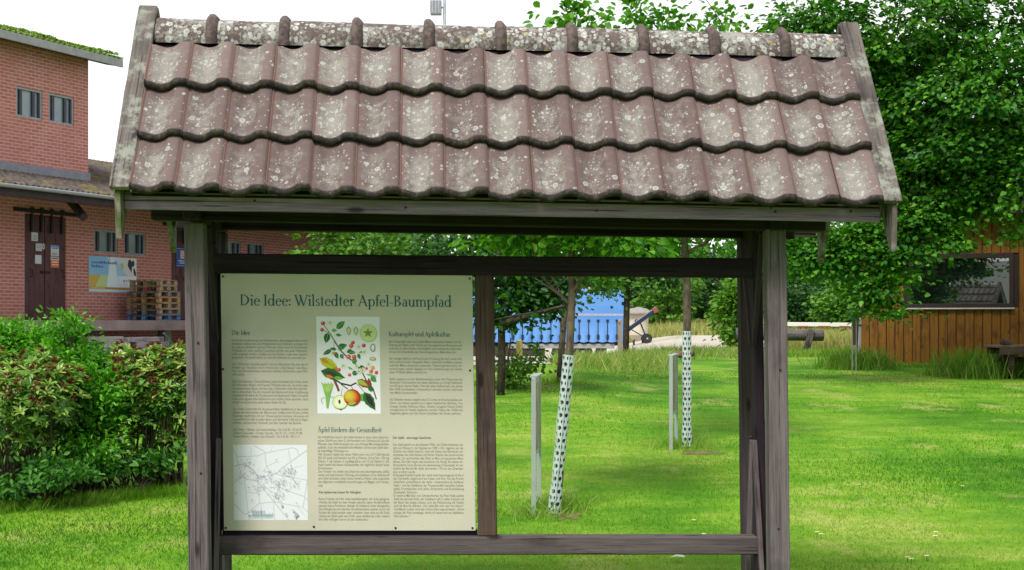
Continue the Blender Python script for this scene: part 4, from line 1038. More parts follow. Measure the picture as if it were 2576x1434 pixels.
sec('brand_drop', (224, 186, 120), [[(.81, .62), (.86, .62), (.86, .70), (.81, .70)]])
r, w_, h_ = on_wall('blue_sign', 'blue enamel sign with a red and white emblem on the right-hand door', 'sign', 443, 623, 471, 672, -.02)
w_ = max(w_, .42)
m = MB(); m.box(0, w_, -.006, 0, 0, h_); m.build('plate', plain('blue_plate', lin((52, 84, 168)), .4, .5, 0, .06), r)
m = MB()
for a, b, c, d in ((.02, .98, .95, .975), (.02, .98, .04, .065)): sheet(m, w_ * a, w_ * b, h_ * c, h_ * d, 1, -.006)
m.build('border_line', inkc((150, 178, 226)), r, fixn=False)
m = MB(); sheet(m, w_ * .36, w_ * .72, h_ * .44, h_ * .86, 1, -.006); m.build('emblem', inkc((232, 206, 208)), r, fixn=False)
m = MB()
for a, b, c, d in ((.42, .60, .74, .78), (.5, .66, .64, .68), (.42, .66, .54, .58)): sheet(m, w_ * a, w_ * b, h_ * c, h_ * d, 2, -.006)
m.build('emblem_mark', inkc((206, 76, 84)), r, fixn=False)
wfh = WF(w_, h_); wfh.k = 16
word_bars('sign_text', [(.18, .86, .715, .075), (.30, .76, .83, .075)], (226, 232, 246))

# pallets on the platform
PAL = [wood_mat('pallet_wood', (.17, .115, .075), (.42, .32, .21)), wood_mat('pallet_wood_old', (.11, .09, .08), (.30, .25, .21)), wood_mat('blue_pallet_paint', (.05, .12, .26), (.12, .24, .44)), wood_mat('orange_pallet_wood', (.22, .12, .05), (.48, .29, .12))]
BLK = [plain('pressed_block', (.36, .20, .13), .8), plain('red_block', (.40, .03, .06), .7), plain('blue_block', (.10, .24, .45), .7), plain('light_block', (.46, .38, .27), .8)]
def pallet(s0, n0, z, L, D, mt, bl, label, rot):
    r = empty('pallet', WM @ Vector((s0 + L / 2, n0 - D / 2, z)), BR_ + R(rot), label, 'pallet', 'pallets stacked on the loading platform')
    h = .150
    m = MB()
    for i in range(5): y = -D / 2 + .05 + i * (D - .1) / 4; m.beam((-L / 2, y, h - .012), (L / 2, y, h - .012), .095, .022, (0, 1, 0), ch=.003)
    for i in range(3): x = -L / 2 + .07 + i * (L - .14) / 2; m.beam((x, -D / 2, h - .036), (x, D / 2, h - .036), .11, .022, (1, 0, 0), ch=.003)
    m.build('deck', mt, r)
    m = MB()
    for i in range(3): y = -D / 2 + .06 + i * (D - .12) / 2; m.beam((-L / 2, y, .013), (L / 2, y, .013), .10, .022, (0, 1, 0), ch=.003)
    m.build('runner', mt, r)
    for i in range(3):
        for j in range(3):
            x = -L / 2 + .06 + i * (L - .12) / 2; y = -D / 2 + .06 + j * (D - .12) / 2
            b = BLK[0] if (j == 0 and i == 0 and bl != 3) else (BLK[bl] if bl in (1, 2) and i == 0 and j == 1 else None)
            MB().box(x - .06, x + .06, y - .055, y + .055, .0245, h - .048, 2).build('block', b or mt, r)
ps, _ = WS(401, 800, 1.45); 
for k, (mt, bl, lab, dx, dn, rot, L) in enumerate(((2, 2, 'blue painted pallet at the bottom of the stack on the platform', 0, 0, 0, .86), (1, 0, 'weathered pallet lying directly on the blue bottom pallet', 0, .01, 1, .86), (0, 0, 'light pallet just below the orange pallet in the platform stack', .01, 0, -1, .86),
                                       (3, 0, 'orange toned pallet in the middle of the platform stack', 0, .0, .5, .86), (1, 0, 'grey wide pallet under the two narrower top pallets', .02, -.01, -1, .86), (0, 1, 'narrow pallet with a red block below the topmost pallet', .10, .05, 2, .72), (0, 3, 'topmost pale narrow pallet of the platform stack', .09, .06, 1, .72))):
    pallet(ps + dx * .5, -.38 - dn, 1.69 + k * .1502, L, 1.06 if L > .8 else .98, PAL[mt], bl, lab, rot)

# grey beams stored below the platform, standing on bearers, and a green handrail
SLP = wood_mat('grey_sleeper', (.20, .17, .18), (.36, .32, .335))
def sleeper(px0, px1, pyb, pyt, o, label):
    s0, z0 = WS(px0, pyb, o); s1, _ = WS(px1, pyb, o); _, z1 = WS((px0 + px1) / 2, pyt, o); _, z0 = WS((px0 + px1) / 2, pyb, o)
    r = empty('timber_sleeper', WM @ Vector(((s0 + s1) / 2, -o, z0)), BR_, label, 'timber', 'grey timbers stored below the platform')
    L = s1 - s0
    MB().beam((-L / 2, .12, (z1 - z0) / 2), (L / 2, .12, (z1 - z0) / 2), .24, z1 - z0 - .006, (0, 1, 0), segs=6, wob=.006).build('beam', SLP, r)
sleeper(344, 425, 888, 874, 1.9, 'bottom grey timber of the right-hand stack below the platform')
sleeper(344, 424.5, 874, 860, 1.9, 'middle grey timber of the right-hand stack below the platform')
sleeper(324, 412, 860, 847.5, 1.9, 'top grey timber of the right-hand stack below the platform')
sleeper(262, 337, 889, 875, 1.9, 'bottom grey timber of the left-hand stack behind the bushes')
sleeper(262, 324, 875, 860, 1.9, 'middle grey timber of the left-hand stack behind the bushes')
sleeper(238, 311, 860, 846, 1.9, 'top grey timber of the left-hand stack behind the bushes')
for px, lab in ((390, 'short wooden trestle under the right timber stack'), (300, 'short wooden trestle under the left timber stack')):
    s0, zt = WS(px - 22, 889, 1.9); s1, _ = WS(px + 22, 889, 1.9); p = WM @ Vector(((s0 + s1) / 2, -1.78, 0)); zgz = gz(p.x, p.y)
    r = empty('timber_trestle', (p.x, p.y, zgz), BR_, lab, 'trestle', 'trestles under the timbers')
    L = (s1 - s0) / 2; H = zt - zgz - .012
    MB().beam((-L, 0, H - .03), (L, 0, H - .03), .10, .06, (0, 1, 0)).build('cross_bar', SLP, r)
    for x in (-L * .8, 0, L * .8): MB().box(x - .035, x + .035, -.04, .04, -.05, H - .061, 2).build('leg', SLP, r)
s0, z0 = WS(412, 838, 2.3); s1, z1 = WS(441, 873, 2.3); p = WM @ Vector((s1, -2.3, 0)); zgz = gz(p.x, p.y)
r = empty('green_handrail', WM @ Vector((s0, -2.3, 0)), BR_, 'thin green metal handrail sloping down from the loading platform', 'handrail')
GRN = plain('green_paint', (.03, .13, .075), .45, .5)
MB().tube([(0, 0, z0), (s1 - s0, 0, z1)], .026, 8).build('top_rail', GRN, r)
MB().tube([(s1 - s0, 0, z1), (s1 - s0, 0, zgz - .1)], .026, 8).build('post', GRN, r)
MB().tube([(.4 * (s1 - s0), 0, z0 + (z1 - z0) * .4), (.4 * (s1 - s0), 0, zgz - .1)], .022, 8).build('post', GRN, r)

# ---------------------------------------------------------------- wooden hut on the right
HYY = 30.0; HR = R(-20)
hp0 = at(2166, 917, HYY)
hut = empty('wooden_hut', (hp0.x, HYY, 0), HR, 'orange brown hut clad in vertical boards with one wide dark window', 'building')
def HS(px):
    a = (px - CX) / F; return (a * HYY - hp0.x) / (math.cos(HR) - a * math.sin(HR))
HB = wood_mat('orange_boards', (.11, .045, .006), (.235, .105, .014), .8, rough=.55, dirt=(.05, .02, .008)); HD = plain('dark_brown_frame', (.022, .010, .010), .5, .4)
L0 = 0.0; L1 = L0 + 6.2; z0h = at(0, 914, HYY - .4).z; zth = 3.95
wx0, wx1 = HS(2280), HS(2549); wz0, wz1 = at(0, 774, HYY - .9).z, at(0, 637, HYY - .9).z
m = MB(); bw = .176; x = L0; k = 0
while x < L1 - .01:
    b = min(x + bw - .014, L1); y = -.02 if k % 2 == 0 else -.002
    def seg(z0, z1):
        m.beam(((x + b) / 2, y, z0), ((x + b) / 2, y, z1), b - x, .022, (1, 0, 0), ch=.003)
    if b > wx0 and x < wx1:
        seg(z0h, wz0 - .002); seg(wz1 + .002, zth)
    else: seg(z0h, zth)
    x += bw; k += 1
m.build('board_wall', HB, hut)
m = MB(); m.box(L0, L0 + .03, .02, 5, z0h, zth, 1); m.box(L1 - .03, L1, .02, 5, z0h, zth, 1); m.box(L0 + .031, L1 - .031, 4.97, 5, z0h, zth, 0); m.build('side_wall', HB, hut); m = MB(); m.box(L0 + .031, wx0, .012, .05, z0h, zth, 2); m.box(wx1, L1 - .031, .012, .05, z0h, zth, 2)
m.box(wx0 + .001, wx1 - .001, .012, .05, z0h, wz0, 0); m.box(wx0 + .001, wx1 - .001, .012, .05, wz1, zth, 0)
m.build('backing', HD, hut)
MB().beam((L0 + .03, -.05, zth), (L0 - .115, -.05, z0h - .15), .05, .05, (1, 0, 0)).build('corner_board', HD, hut)
m = MB(); m.prism([(L0 - .5, zth - .1), (L1 + .5, zth - .1), ((L0 + L1) / 2, zth + 1.7)], -.5, 5.4); m.build('roof', plain('dark_roof', (.05, .045, .04), .8), hut)
MB().box(L0 + .1, L1 - .1, -.005, 4.9, z0h - .35, z0h - .004, 0).build('plinth', plain('pale_plinth', (.34, .33, .30), .9), hut)
t = .085
fr = MB().box(wx0, wx1, -.055, .05, wz1 - t - .02, wz1).box(wx0, wx1, -.055, .05, wz0, wz0 + t).box(wx0, wx0 + t, -.055, .05, wz0 + t, wz1 - t - .02).box(wx1 - t, wx1, -.055, .05, wz0 + t, wz1 - t - .02).build('window', HD, hut)
ng = Mat('dark_window_glass'); g1 = ng.n('ShaderNodeBsdfGlossy', {'Color': (.75, .8, .85), 'Roughness': .01}).outputs[0]
g2 = ng.bsdf((.006, .007, .009), .1, .5)
GLASSD = ng.done(ng.n('ShaderNodeMixShader', {0: .42, 1: g2, 2: g1}).outputs[0])
MB().quad((wx0 + t, -.01, wz0 + t), (wx1 - t, -.01, wz0 + t), (wx1 - t, -.01, wz1 - t), (wx0 + t, -.01, wz1 - t)).build('pane', GLASSD, fr, fixn=False)
MB().box(wx0 - .02, wx1 + .02, -.11, -.035, wz0 - .03, wz0 - .002).build('sill', plain('pale_sill', (.42, .42, .40), .5), fr)

# old farm cart in front of the hut (its left end is in view)
cy_ = 25.0; p = at(2500, 948, cy_)
ct = empty('old_cart', (p.x, cy_, gz(p.x, cy_)), R(-4), 'old dark wooden cart with a plank bed half hidden in tall grass', 'cart')
CW = wood_mat('dark_cart_wood', (.035, .022, .02), (.11, .07, .055)); CT = wood_mat('pale_plank', (.09, .06, .05), (.24, .17, .14))
zb = at(0, 868, cy_).z - ct.location.z
MB().box(-.06, 3.2, -.45, .45, zb - .04, zb, 0).build('plank_bed', CT, ct)
MB().box(-.02, 3.2, -.47, -.40, zb - .16, zb - .042, 0).box(.0, 3.2, .40, .47, zb - .16, zb - .042, 0).build('side_beam', CW, ct)
MB().tube([(-.02, 0, .34), (3.2, 0, .34)], .04, 8).build('axle', CW, ct)
for x in (.18, 2.9):
    m = MB(); n = 20
    V = [(x_, r_ * math.cos(2 * math.pi * j / n), .34 + r_ * math.sin(2 * math.pi * j / n)) for r_ in (.36, .29) for x_ in (x, x + .07) for j in range(n)]
    Fc = []
    for j in range(n):
        q = (j + 1) % n
        Fc += [(j, q, n + q, n + j), (2 * n + q, 2 * n + j, 3 * n + j, 3 * n + q), (q, j, 2 * n + j, 2 * n + q), (n + j, n + q, 3 * n + q, 3 * n + j)]
    m.add(V, Fc)
    for j in range(6):
        a = R(60 * j + 12); m.beam((x + .035, 0, .34), (x + .035, .31 * math.cos(a), .34 + .31 * math.sin(a)), .035, .045, (1, 0, 0))
    m.lathe([(.0, -.05), (.08, -.05), (.08, .12), (0, .12)], 12, (x, 0, .34), 'x')
    m.build('wheel', CW, ct)
for x, yy in ((.30, -.36), (.30, .36), (2.6, -.36), (2.6, .36)): MB().beam((x, yy, .39), (x - .1, yy, zb - .05), .06, .08).build('stanchion', CW, ct)
MB().beam((.12, -.5, .62), (-.02, -.52, zb + .10), .06, .05).build('bed_stake', CW, ct)

# ---------------------------------------------------------------- barrier, posts, signs
bY = 36.0
def pt(px, py, Y): q = at(px, py, Y); return q
a = pt(1940, 814, bY); b = pt(2152, 816.5, bY)
br = empty('road_barrier', (b.x, bY, gz(b.x, bY)), 0, 'white barrier boom with red stripes along its lower edge', 'barrier')
WHT = plain('white_enamel', (.78, .78, .76), .35, .5, 0, .04); RDP = plain('red_enamel', (.45, .05, .04), .4, .5, 0, .1)
L = b.x - a.x; zz = (a.z + b.z) / 2 - br.location.z
MB().beam((-L, 0, zz), (0, 0, zz - .02), .07, .105, (0, 1, 0)).build('boom', WHT, br)
for f0, f1 in ((.31, .43), (.55, .70), (.80, .93), (.08, .2)):
    MB().box(-L * (1 - f0), -L * (1 - f1), -.038, .038, zz - .075, zz - .045, 0).build('red_stripe', RDP, br)
gp = pt(2163, 900, bY); gpost = empty('grey_pole', (gp.x, bY + .1, gz(gp.x, bY)), 0, 'tall grey metal pole behind the hut corner carrying the barrier end', 'pole')
GALV = plain('galvanised_steel', (.34, .36, .38), .4, .5, .5, .1)
MB().tube([(0, 0, -.1), (0, 0, 3.3)], .062, 12).build('shaft', GALV, gpost); MB().lathe([(0, 3.3), (.07, 3.3), (.07, 3.34), (0, 3.36)], 12).build('cap', GALV, gpost)
lp = pt(2035, 860, 36.7); r = empty('log_rest', (lp.x, 36.7, gz(lp.x, 36.7)), 0, 'short grey post carrying a dark horizontal log behind the barrier', 'log')
zl = at(0, 842, 36.7).z - r.location.z
MB().tube([(-1.9, 0, zl + .02), (-.6, 0, zl), (.36, 0, zl - .02)], [.165, .16, .15], 12).build('log', wood_mat('charred_log', (.05, .045, .045), (.17, .16, .16)), r, smooth=True)
MB().beam((-.16, -.17, -.1), (.02, -.2, zl + .15), .16, .07, (1, 0, 0)).build('support_post', W_POST, r)
q = pt(2147, 938, 27.5); r = empty('marker_post', (q.x, 27.5, gz(q.x, 27.5)), 0, 'slim metal marker with a dark brown upper plate by the hut', 'sign post')
ztp = at(0, 810, 27.5).z - r.location.z; zmd = at(0, 868, 27.5).z - r.location.z
for x in (-.03, .045): MB().box(x - .011, x + .011, -.01, .01, -.1, ztp, 2).build('leg', GALV, r)
MB().box(-.018, .034, -.016, .016, zmd, ztp, 2).build('plate', plain('brown_plate', (.09, .045, .035), .5), r)

# tree label stands (seen almost edge-on) beside the apple trees
SHEET = plain('faded_label_face', (.30, .27, .22), .6, .3, 0, .5, 5); STL = plain('pale_steel', (.42, .46, .48), .4, .5, .4, .08)
def label_stand(label, pxl, pxr, pyt, pyb, pyp, Y):
    a = pt(pxl, pyb, Y); r = empty('label_stand', (a.x, Y, gz(a.x, Y)), 0, label, 'sign', 'tree label stands by the young apple trees')
    ztp = at(0, pyt, Y).z - r.location.z; zpl = at(0, pyp, Y).z - r.location.z
    dx = (pxr - pxl) / F * Y; dy = .62
    rt = math.atan2(dy, dx + dy * 0.0)
    def P_(t): return Vector((t * (dx + (a.x / Y) * dy), t * dy, 0))
    for t in (0, 1):
        c = P_(t); MB().beam((c.x, c.y, -.15), (c.x, c.y, ztp), .035, .05, (1, 0, 0), ch=.003).build('leg', STL, r)
    c0, c1 = P_(.05), P_(.95)
    u = (c1 - c0); L = u.length; u.normalize(); nrm = Vector((u.y, -u.x, 0))
    for nm, off, mt, z0_, z1_ in (('plate', 0, STL, zpl, ztp), ('printed_face', .012, SHEET, zpl + .04, ztp - .05)):
        a0 = c0 + nrm * off; b0 = c1 + nrm * off
        MB().beam(a0 + Vector((0, 0, (z0_ + z1_) / 2)), b0 + Vector((0, 0, (z0_ + z1_) / 2)), z1_ - z0_, .016 if not off else .004, (0, 0, 1), ch=.001).build(nm, mt, r)
    MB().beam(P_(-.04) + Vector((0, 0, ztp + .008)), P_(1.04) + Vector((0, 0, ztp + .008)), .06, .014, (u.y, -u.x, 0), ch=.002).build('top_cap', STL, r)
label_stand('nearer steel tree label stand left of the leaning white tree guard', 1342, 1356, 950, 1330, 1150, 10.9)
label_stand('farther steel tree label stand beside the upright white tree guard', 1687, 1701, 896, 1172, 1046, 14.6)

# floodlight mast beyond the roof
q = pt(1118, 815, 52); r = empty('floodlight_mast', (q.x, 52, gz(q.x, 52)), 0, 'thin pale mast with a boxy floodlight rising beyond the roof ridge', 'lamp post')
zt_ = at(0, -60, 52).z - r.location.z
MB().tube([(0, 0, -.2), (0, 0, zt_)], [.09, .055], 10).build('mast', plain('pale_mast', (.42, .46, .55), .5), r)
z1_ = at(0, 4, 52).z - r.location.z; z0_ = at(0, 38, 52).z - r.location.z; fx = at(1083, 0, 52).x - q.x
fl = MB().box(fx, fx + .40, -.22, .10, z0_, z1_, 2).build('lamp_housing', plain('grey_lamp_housing', (.24, .24, .28), .5), r)
MB().box(fx - .012, fx - .001, -.19, .07, z0_ + .05, z1_ - .05, 2).build('lens', plain('lamp_lens', (.45, .47, .46), .2, .6), fl)
for k in range(3): MB().box(fx + .06 + k * .12, fx + .09 + k * .12, -.235, -.222, z0_ + .03, z1_ - .03, 2).build('cooling_fin', STL, fl)
MB().beam((fx + .40, -.05, (z0_ + z1_) / 2), (-.03, 0, (z0_ + z1_) / 2 + .05), .05, .05).build('bracket', STL, r)

# ---------------------------------------------------------------- blue curtain-sided trailer on the yard
tY = 74.0; sc_ = F / tY
xr = at(1574, 0, tY).x
tr = empty('curtain_trailer', (xr, tY, gz(xr - 3, tY)), R(1.2), 'long semi-trailer with a glossy blue side curtain parked on the gravel yard', 'trailer')
tz = tr.location.z
cz0 = at(0, 859, tY).z - tz; cz1 = at(0, 728, tY).z - tz; LT = 13.4
def curtain_mat():
    m = Mat('blue_curtain'); p = m.obj()
    c = m.ramp(m.noise(m.scale(p, (.2, 1, .6)), 1.0, 3), [(.3, (.07, .22, .55)), (.7, (.13, .30, .62))])
    return m.done(m.bsdf(c, .32, .5))
BLUE = curtain_mat()
nx, nzv = 27 * 8, 14; m = MB(); V = []
for j in range(nzv + 1):
    t = j / nzv
    for i in range(nx + 1):
        ph = (i / 8) % 1
        low = max(0.0, 1 - t / .42)
        y = -.05 * low * math.sin(math.pi * ph) - .16 * max(0, low - .55) * math.sin(math.pi * ph)
        V.append((-LT + LT * i / nx, y, cz0 + (cz1 - cz0) * t + .05 * math.sin(math.pi * ph) * (1 if j == 0 else 0) * -1))
m.add(V, [(j * (nx + 1) + i, j * (nx + 1) + i + 1, (j + 1) * (nx + 1) + i + 1, (j + 1) * (nx + 1) + i) for j in range(nzv) for i in range(nx)])
m.build('curtain', BLUE, tr, smooth=True, fixn=False)
MB().box(-LT, 0, -.012, -.004, cz0 + (cz1 - cz0) * .49, cz0 + (cz1 - cz0) * .535, 0).build('stripe', plain('grey_stripe', (.30, .33, .42), .5), tr)
MB().box(-LT, .02, .01, 2.5, cz1 + .002, cz1 + .09, 0).build('roof_rail', WHT, tr)
MB().box(-LT, .02, .03, 2.48, cz1 + .092, cz1 + .34, 0).build('red_roof_edge', plain('red_tarpaulin', (.42, .08, .05), .5), tr)
MB().box(-.06, .03, .012, 2.48, cz0 + .01, cz1, 2).build('rear_frame', WHT, tr)
MB().box(-LT, -.07, .05, 2.45, cz0 + .02, cz1 - .02, 0).build('load_wall', SOFF, tr)
STRAP = plain('dark_strap', (.012, .02, .05), .6)
for i in range(27):
    x = -LT + LT * i / 27 + .02
    MB().beam((x, -.03, cz0 + .02), (x, -.02, cz0 + (cz1 - cz0) * .40), .045, .012, (1, 0, 0)).box(x - .06, x + .06, -.10, -.035, cz0 + .14, cz0 + .36, 2).box(x - .07, x + .07, -.06, -.03, cz0 + (cz1 - cz0) * .38, cz0 + (cz1 - cz0) * .42, 2).build('strap', STRAP, tr)
MB().box(-6.2, -.6, .03, .08, cz0 - .36, cz0 - .12, 0).build('side_guard', plain('grey_guard', (.28, .28, .28), .6), tr)
MB().box(-LT + .2, -.2, .3, 2.2, cz0 - .22, cz0 - .005, 0).box(-LT + .1, -4.25, .12, 2.2, .30, cz0 - .222, 0).build('chassis_and_shade_box', SOFF, tr)  # lower box is dark bulk added in place of underside shade
RUB = plain('tyre_rubber', (.02, .02, .022), .7); RIM = plain('steel_rim', (.45, .45, .46), .35, .5, .6)
def wheel(par, x, y, r_, wd, rim=True):
    t_ = MB().lathe([(r_ * .55, 0), (r_ * .9, 0), (r_, wd * .15), (r_, wd * .85), (r_ * .9, wd), (r_ * .55, wd)], 22, (x, y, r_), 'y').build('wheel', RUB, par)
    if rim: MB().lathe([(0.0, -.01), (r_ * .2, -.02), (r_ * .25, .03), (r_ * .5, .02), (r_ * .56, -.005), (r_ * .56, wd * .5), (0, wd * .5)], 18, (x, y, r_), 'y').build('rim', RIM, t_)
for x in (-1.1, -2.25, -3.4): wheel(tr, x, .1, .5, .3)
for x in (-10.4, -9.2): wheel(tr, x, .1, .5, .3)
MB().box(-1.0, -.5, .05, .35, .25, .75, 2).build('rear_light_panel', WHT, tr)
for x in (-8.2,): MB().box(x - .06, x + .06, .3, .42, .02, cz0 - .23, 2).build('support_leg', SOFF, tr)

# conveyor and pale hopper behind the trailer
cY = 86.0; q = pt(1628, 846, cY); cv = empty('belt_conveyor', (q.x, cY, gz(q.x, cY)), 0, 'dark mobile belt conveyor tilted upwards on a small wheel', 'conveyor')
cz = cv.location.z
e0 = pt(1572, 835, cY) - cv.location; e1 = pt(1651, 778, cY) - cv.location
e0.y = e1.y = 0
MB().beam(e0, e1, .6, .22, (0, 1, 0)).build('belt_frame', STRAP, cv)
dv = (e1 - e0).normalized(); upv = Vector((-dv.z, 0, dv.x))
for k in range(14):
    c = e0 + dv * (.35 + k * .155) + upv * .13; MB().tube([c + Vector((0, -.28, 0)), c + Vector((0, .28, 0))], .035, 8).build('roller', RIM, cv)
MB().beam(e1 - dv * .25 + upv * .02, e1 + dv * .05, .62, .30, (0, 1, 0)).build('head_guard', plain('dull_red', (.22, .06, .06), .6), cv)
for yy in (-.5, .35): wheel(cv, -.05, yy, .30, .16, True)
MB().tube([(-.05, -.5, .30), (-.05, .5, .30)], .04, 8).build('axle', STRAP, cv)
MB().beam((-.05, 0, .30), (e0 + dv * 1.1), .08, .08).build('strut', STRAP, cv); MB().beam((-.05, 0, .30), (e0 + dv * .35), .06, .06).build('strut', STRAP, cv)
hY = 90.0; q = pt(1605, 840, hY); hp = empty('pale_hopper', (q.x, hY, gz(q.x, hY)), 0, 'cream coloured round hopper with a weathered lid behind the conveyor', 'hopper')
zt_ = at(0, 790, hY).z - hp.location.z; CRM = plain('cream_paint', (.50, .46, .36), .6, .3, 0, .15, 2); LIDM = plain('weathered_lid', (.25, .23, .20), .8)
MB().lathe([(0, .25), (.35, .25), (.62, .6), (.66, zt_), (.0, zt_)], 20).build('drum', CRM, hp, smooth=False)
MB().lathe([(.0, zt_ + .002), (.95, zt_ + .002), (.95, zt_ + .08), (.55, zt_ + .34), (0, zt_ + .46)], 20).build('lid', LIDM, hp)
MB().lathe([(0, -.03), (.11, -.03), (.11, 0), (0, 0)], 14, (-.18, -.66, zt_ - .45), 'y').build('port', STRAP, hp)
for a in range(4): MB().box(.4 * math.cos(R(45 + 90 * a)) - .04, .4 * math.cos(R(45 + 90 * a)) + .04, .4 * math.sin(R(45 + 90 * a)) - .04, .4 * math.sin(R(45 + 90 * a)) + .04, -.05, .32, 2).build('leg', STRAP, hp)

# fence stakes near the yard
def stake(name, label, px, pyt, pyb, Y, w_, mt, lean=0):
    q = pt(px, pyb, Y); z = gz(q.x, Y); r = empty(name, (q.x, Y, z), 0, label, 'post', 'stakes along the yard edge')
    h = at(0, pyt, Y).z - z
    MB().beam((0, 0, -.1), (lean, 0, h), w_, w_, (1, 0, 0), segs=3).build('shaft', mt, r)
    MB().beam((lean, 0, h + .001), (lean, 0, h + .03), w_ * 1.02, w_ * 1.02, (1, 0, 0), w1=w_ * .5, h1=w_ * .5).build('bevelled_top', mt, r)
stake('wooden_stake', 'yellowish wooden stake in front of the dark trailer underside', 1306, 858, 940, 28, .13, wood_mat('yellow_stake', (.16, .14, .03), (.30, .27, .08)))
stake('wooden_stake', 'weathered reddish stake left of the slender tree by the yard', 1559, 806, 900, 33, .10, wood_mat('rusty_stake', (.16, .12, .10), (.32, .28, .24)))
# ---------------------------------------------------------------- ground: one sheet to the horizon, gravel yard on top
def lawn_mat():
    m = Mat('lawn'); p = m.pos(); flat = m.scale(p, (1, 1, 0))
    n1 = m.noise(m.scale(p, (.55, .30, 0)), 1.0, 5, .6); n2 = m.noise(m.scale(p, (.16, .10, 0)), 1.0, 3, .55); n3 = m.noise(m.scale(p, (14, 7, 0)), 1.0, 4, .7)
    n4 = m.noise(m.scale(p, (.9, 2.2, 0)), 1.0, 4, .65, .4)
    f = m.math('ADD', m.math('ADD', m.math('MULTIPLY', n1, .40), m.math('MULTIPLY', n2, .36)), m.math('MULTIPLY', n4, .24))
    c = m.ramp(f, [(.40, (.030, .12, .005)), (.47, (.076, .215, .009)), (.53, (.15, .295, .018)), (.60, (.29, .35, .07))])
    c = m.mix(m.ramp(n3, [(.42, 0.0), (.72, .5)]), c, (.05, .14, .006))
    dry = m.ramp(m.noise(m.scale(p, (.9, .5, 0)), 1.3, 5, .65), [(.55, 0.0), (.70, .7)])
    c = m.mix(dry, c, (.34, .33, .11))
    # rough meadow beyond the mown lawn
    y = m.n('ShaderNodeSeparateXYZ', {0: p}).outputs[1]
    far = m.ramp(m.math('MULTIPLY', y, .002), [(.088, 0.0), (.11, 1.0)])
    mead = m.ramp(m.noise(m.scale(p, (.3, .06, 0)), 1.0, 5, .65), [(.32, (.10, .17, .03)), (.52, (.22, .25, .07)), (.7, (.34, .30, .13))])
    c = m.mix(far, c, mead)
    return m.done(m.bsdf(c, .9, .1, m.bump(m.math('ADD', n3, n1), .5, .04)))
LAWN = lawn_mat()
nx_, ny_ = 150, 210
ty = np.concatenate([np.linspace(-60, 0, 12), np.linspace(1.5, 60, 110), 60 + (np.linspace(0, 1, 89)[1:] ** 1.9) * 620])
tx = np.concatenate([-18 - (np.linspace(1, 0, 40)[:-1] ** 2) * 400, np.linspace(-18, 18, 73), 18 + (np.linspace(0, 1, 40)[1:] ** 2) * 400])
GX, GY = np.meshgrid(tx, ty); GZ = zg(GX, GY)
V = np.column_stack([GX.ravel(), GY.ravel(), GZ.ravel()]); nx_ = len(tx); ny_ = len(ty)
idx = (np.arange(ny_ - 1)[:, None] * nx_ + np.arange(nx_ - 1)[None]).ravel()
me = bpy.data.meshes.new('ground'); me.from_pydata(V.tolist(), [], np.column_stack([idx, idx + 1, idx + nx_ + 1, idx + nx_]).tolist())
me.materials.append(LAWN); me.polygons.foreach_set('use_smooth', [True] * len(me.polygons))
tag(link('ground', me), kind='structure')
gm_ = Mat('gravel'); p = gm_.pos()
gc = gm_.ramp(gm_.noise(p, .35, 5, .65), [(.3, (.36, .32, .27)), (.7, (.54, .50, .43))]); gc = gm_.mix(gm_.ramp(gm_.noise(gm_.scale(p, (6, 2, 0)), 2.0, 4, .7), [(.42, 0.0), (.7, .6)]), gc, (.25, .23, .2))
GRAV = gm_.done(gm_.bsdf(gc, .95, .15))
gx = np.linspace(-46, 40, 130); gy = np.linspace(0, 1, 60); V = []
for t in gy:
    for x in gx:
        lo = float(np.interp(x, [-46, -6, -2, 2.5, 5, 12, 40], [40, 42, 33, 33, 44, 52, 60])); hi = float(np.interp(x, [-46, -10, 5, 12, 22, 40], [150, 148, 140, 112, 98, 96]))
        y = lo + (hi - lo) * t + .5 * math.sin(x * 1.7) * (t < .02); V.append((x, y, gz(x, y) + .012))
n = len(gx); m = MB(); m.add(V, [(j * n + i, j * n + i + 1, (j + 1) * n + i + 1, (j + 1) * n + i) for j in range(len(gy) - 1) for i in range(n - 1)])
tag(m.build('gravel_road', GRAV, smooth=True, fixn=False), kind='structure')
YARD = plain('paved_yard', (.30, .28, .27), .9, .2, 0, .25, .8)
V = []; 
for j in range(30):
    for i in range(30):
        s_ = -6 + 24 * i / 29; o = .0 + 6.5 * j / 29; q = WM @ Vector((s_, -o, 0)); V.append((q.x, q.y, gz(q.x, q.y) + .01))
m = MB(); m.add(V, [(j * 30 + i, j * 30 + i + 1, (j + 1) * 30 + i + 1, (j + 1) * 30 + i) for j in range(29) for i in range(29)])
tag(m.build('warehouse_yard', YARD, smooth=True, fixn=False), kind='structure')

# ---------------------------------------------------------------- grass
GR_STOPS = [(0, (.034, .135, .005)), (.40, (.080, .24, .009)), (.70, (.150, .32, .02)), (1, (.32, .36, .11))]
GRASS = leaf_mat('grass_blade', GR_STOPS, .5, .6, .15)
g = np.random.default_rng(21)
def patchy(X, Y):
    return .5 + .40 * np.sin(X * .55 + 2.1 * np.sin(Y * .31 + .4) + .8) * np.sin(Y * .8 + .5 * np.sin(X * .7)) + .16 * np.sin(X * .9 + 1.3 * np.sin(Y * .5)) * np.sin(Y * .55 + X * .3) + .12 * np.sin(X * 2.3 + Y * 1.7) * np.sin(Y * 2.9 - X)
XY = []; 
for (y0, y1, dens) in ((7.9, 10.5, 3400), (10.5, 14, 1700), (14, 19, 620), (19, 27, 230)):
    n = int(dens * (y1 - y0) * (y0 + y1) / 2 * .76)
    Y = g.uniform(y0, y1, n); X = g.uniform(-.38, .38, n) * Y; XY.append(np.column_stack([X, Y]))
XY = np.concatenate(XY)
t = np.clip(patchy(XY[:, 0], XY[:, 1]) + g.normal(0, .2, len(XY)), 0, 1)
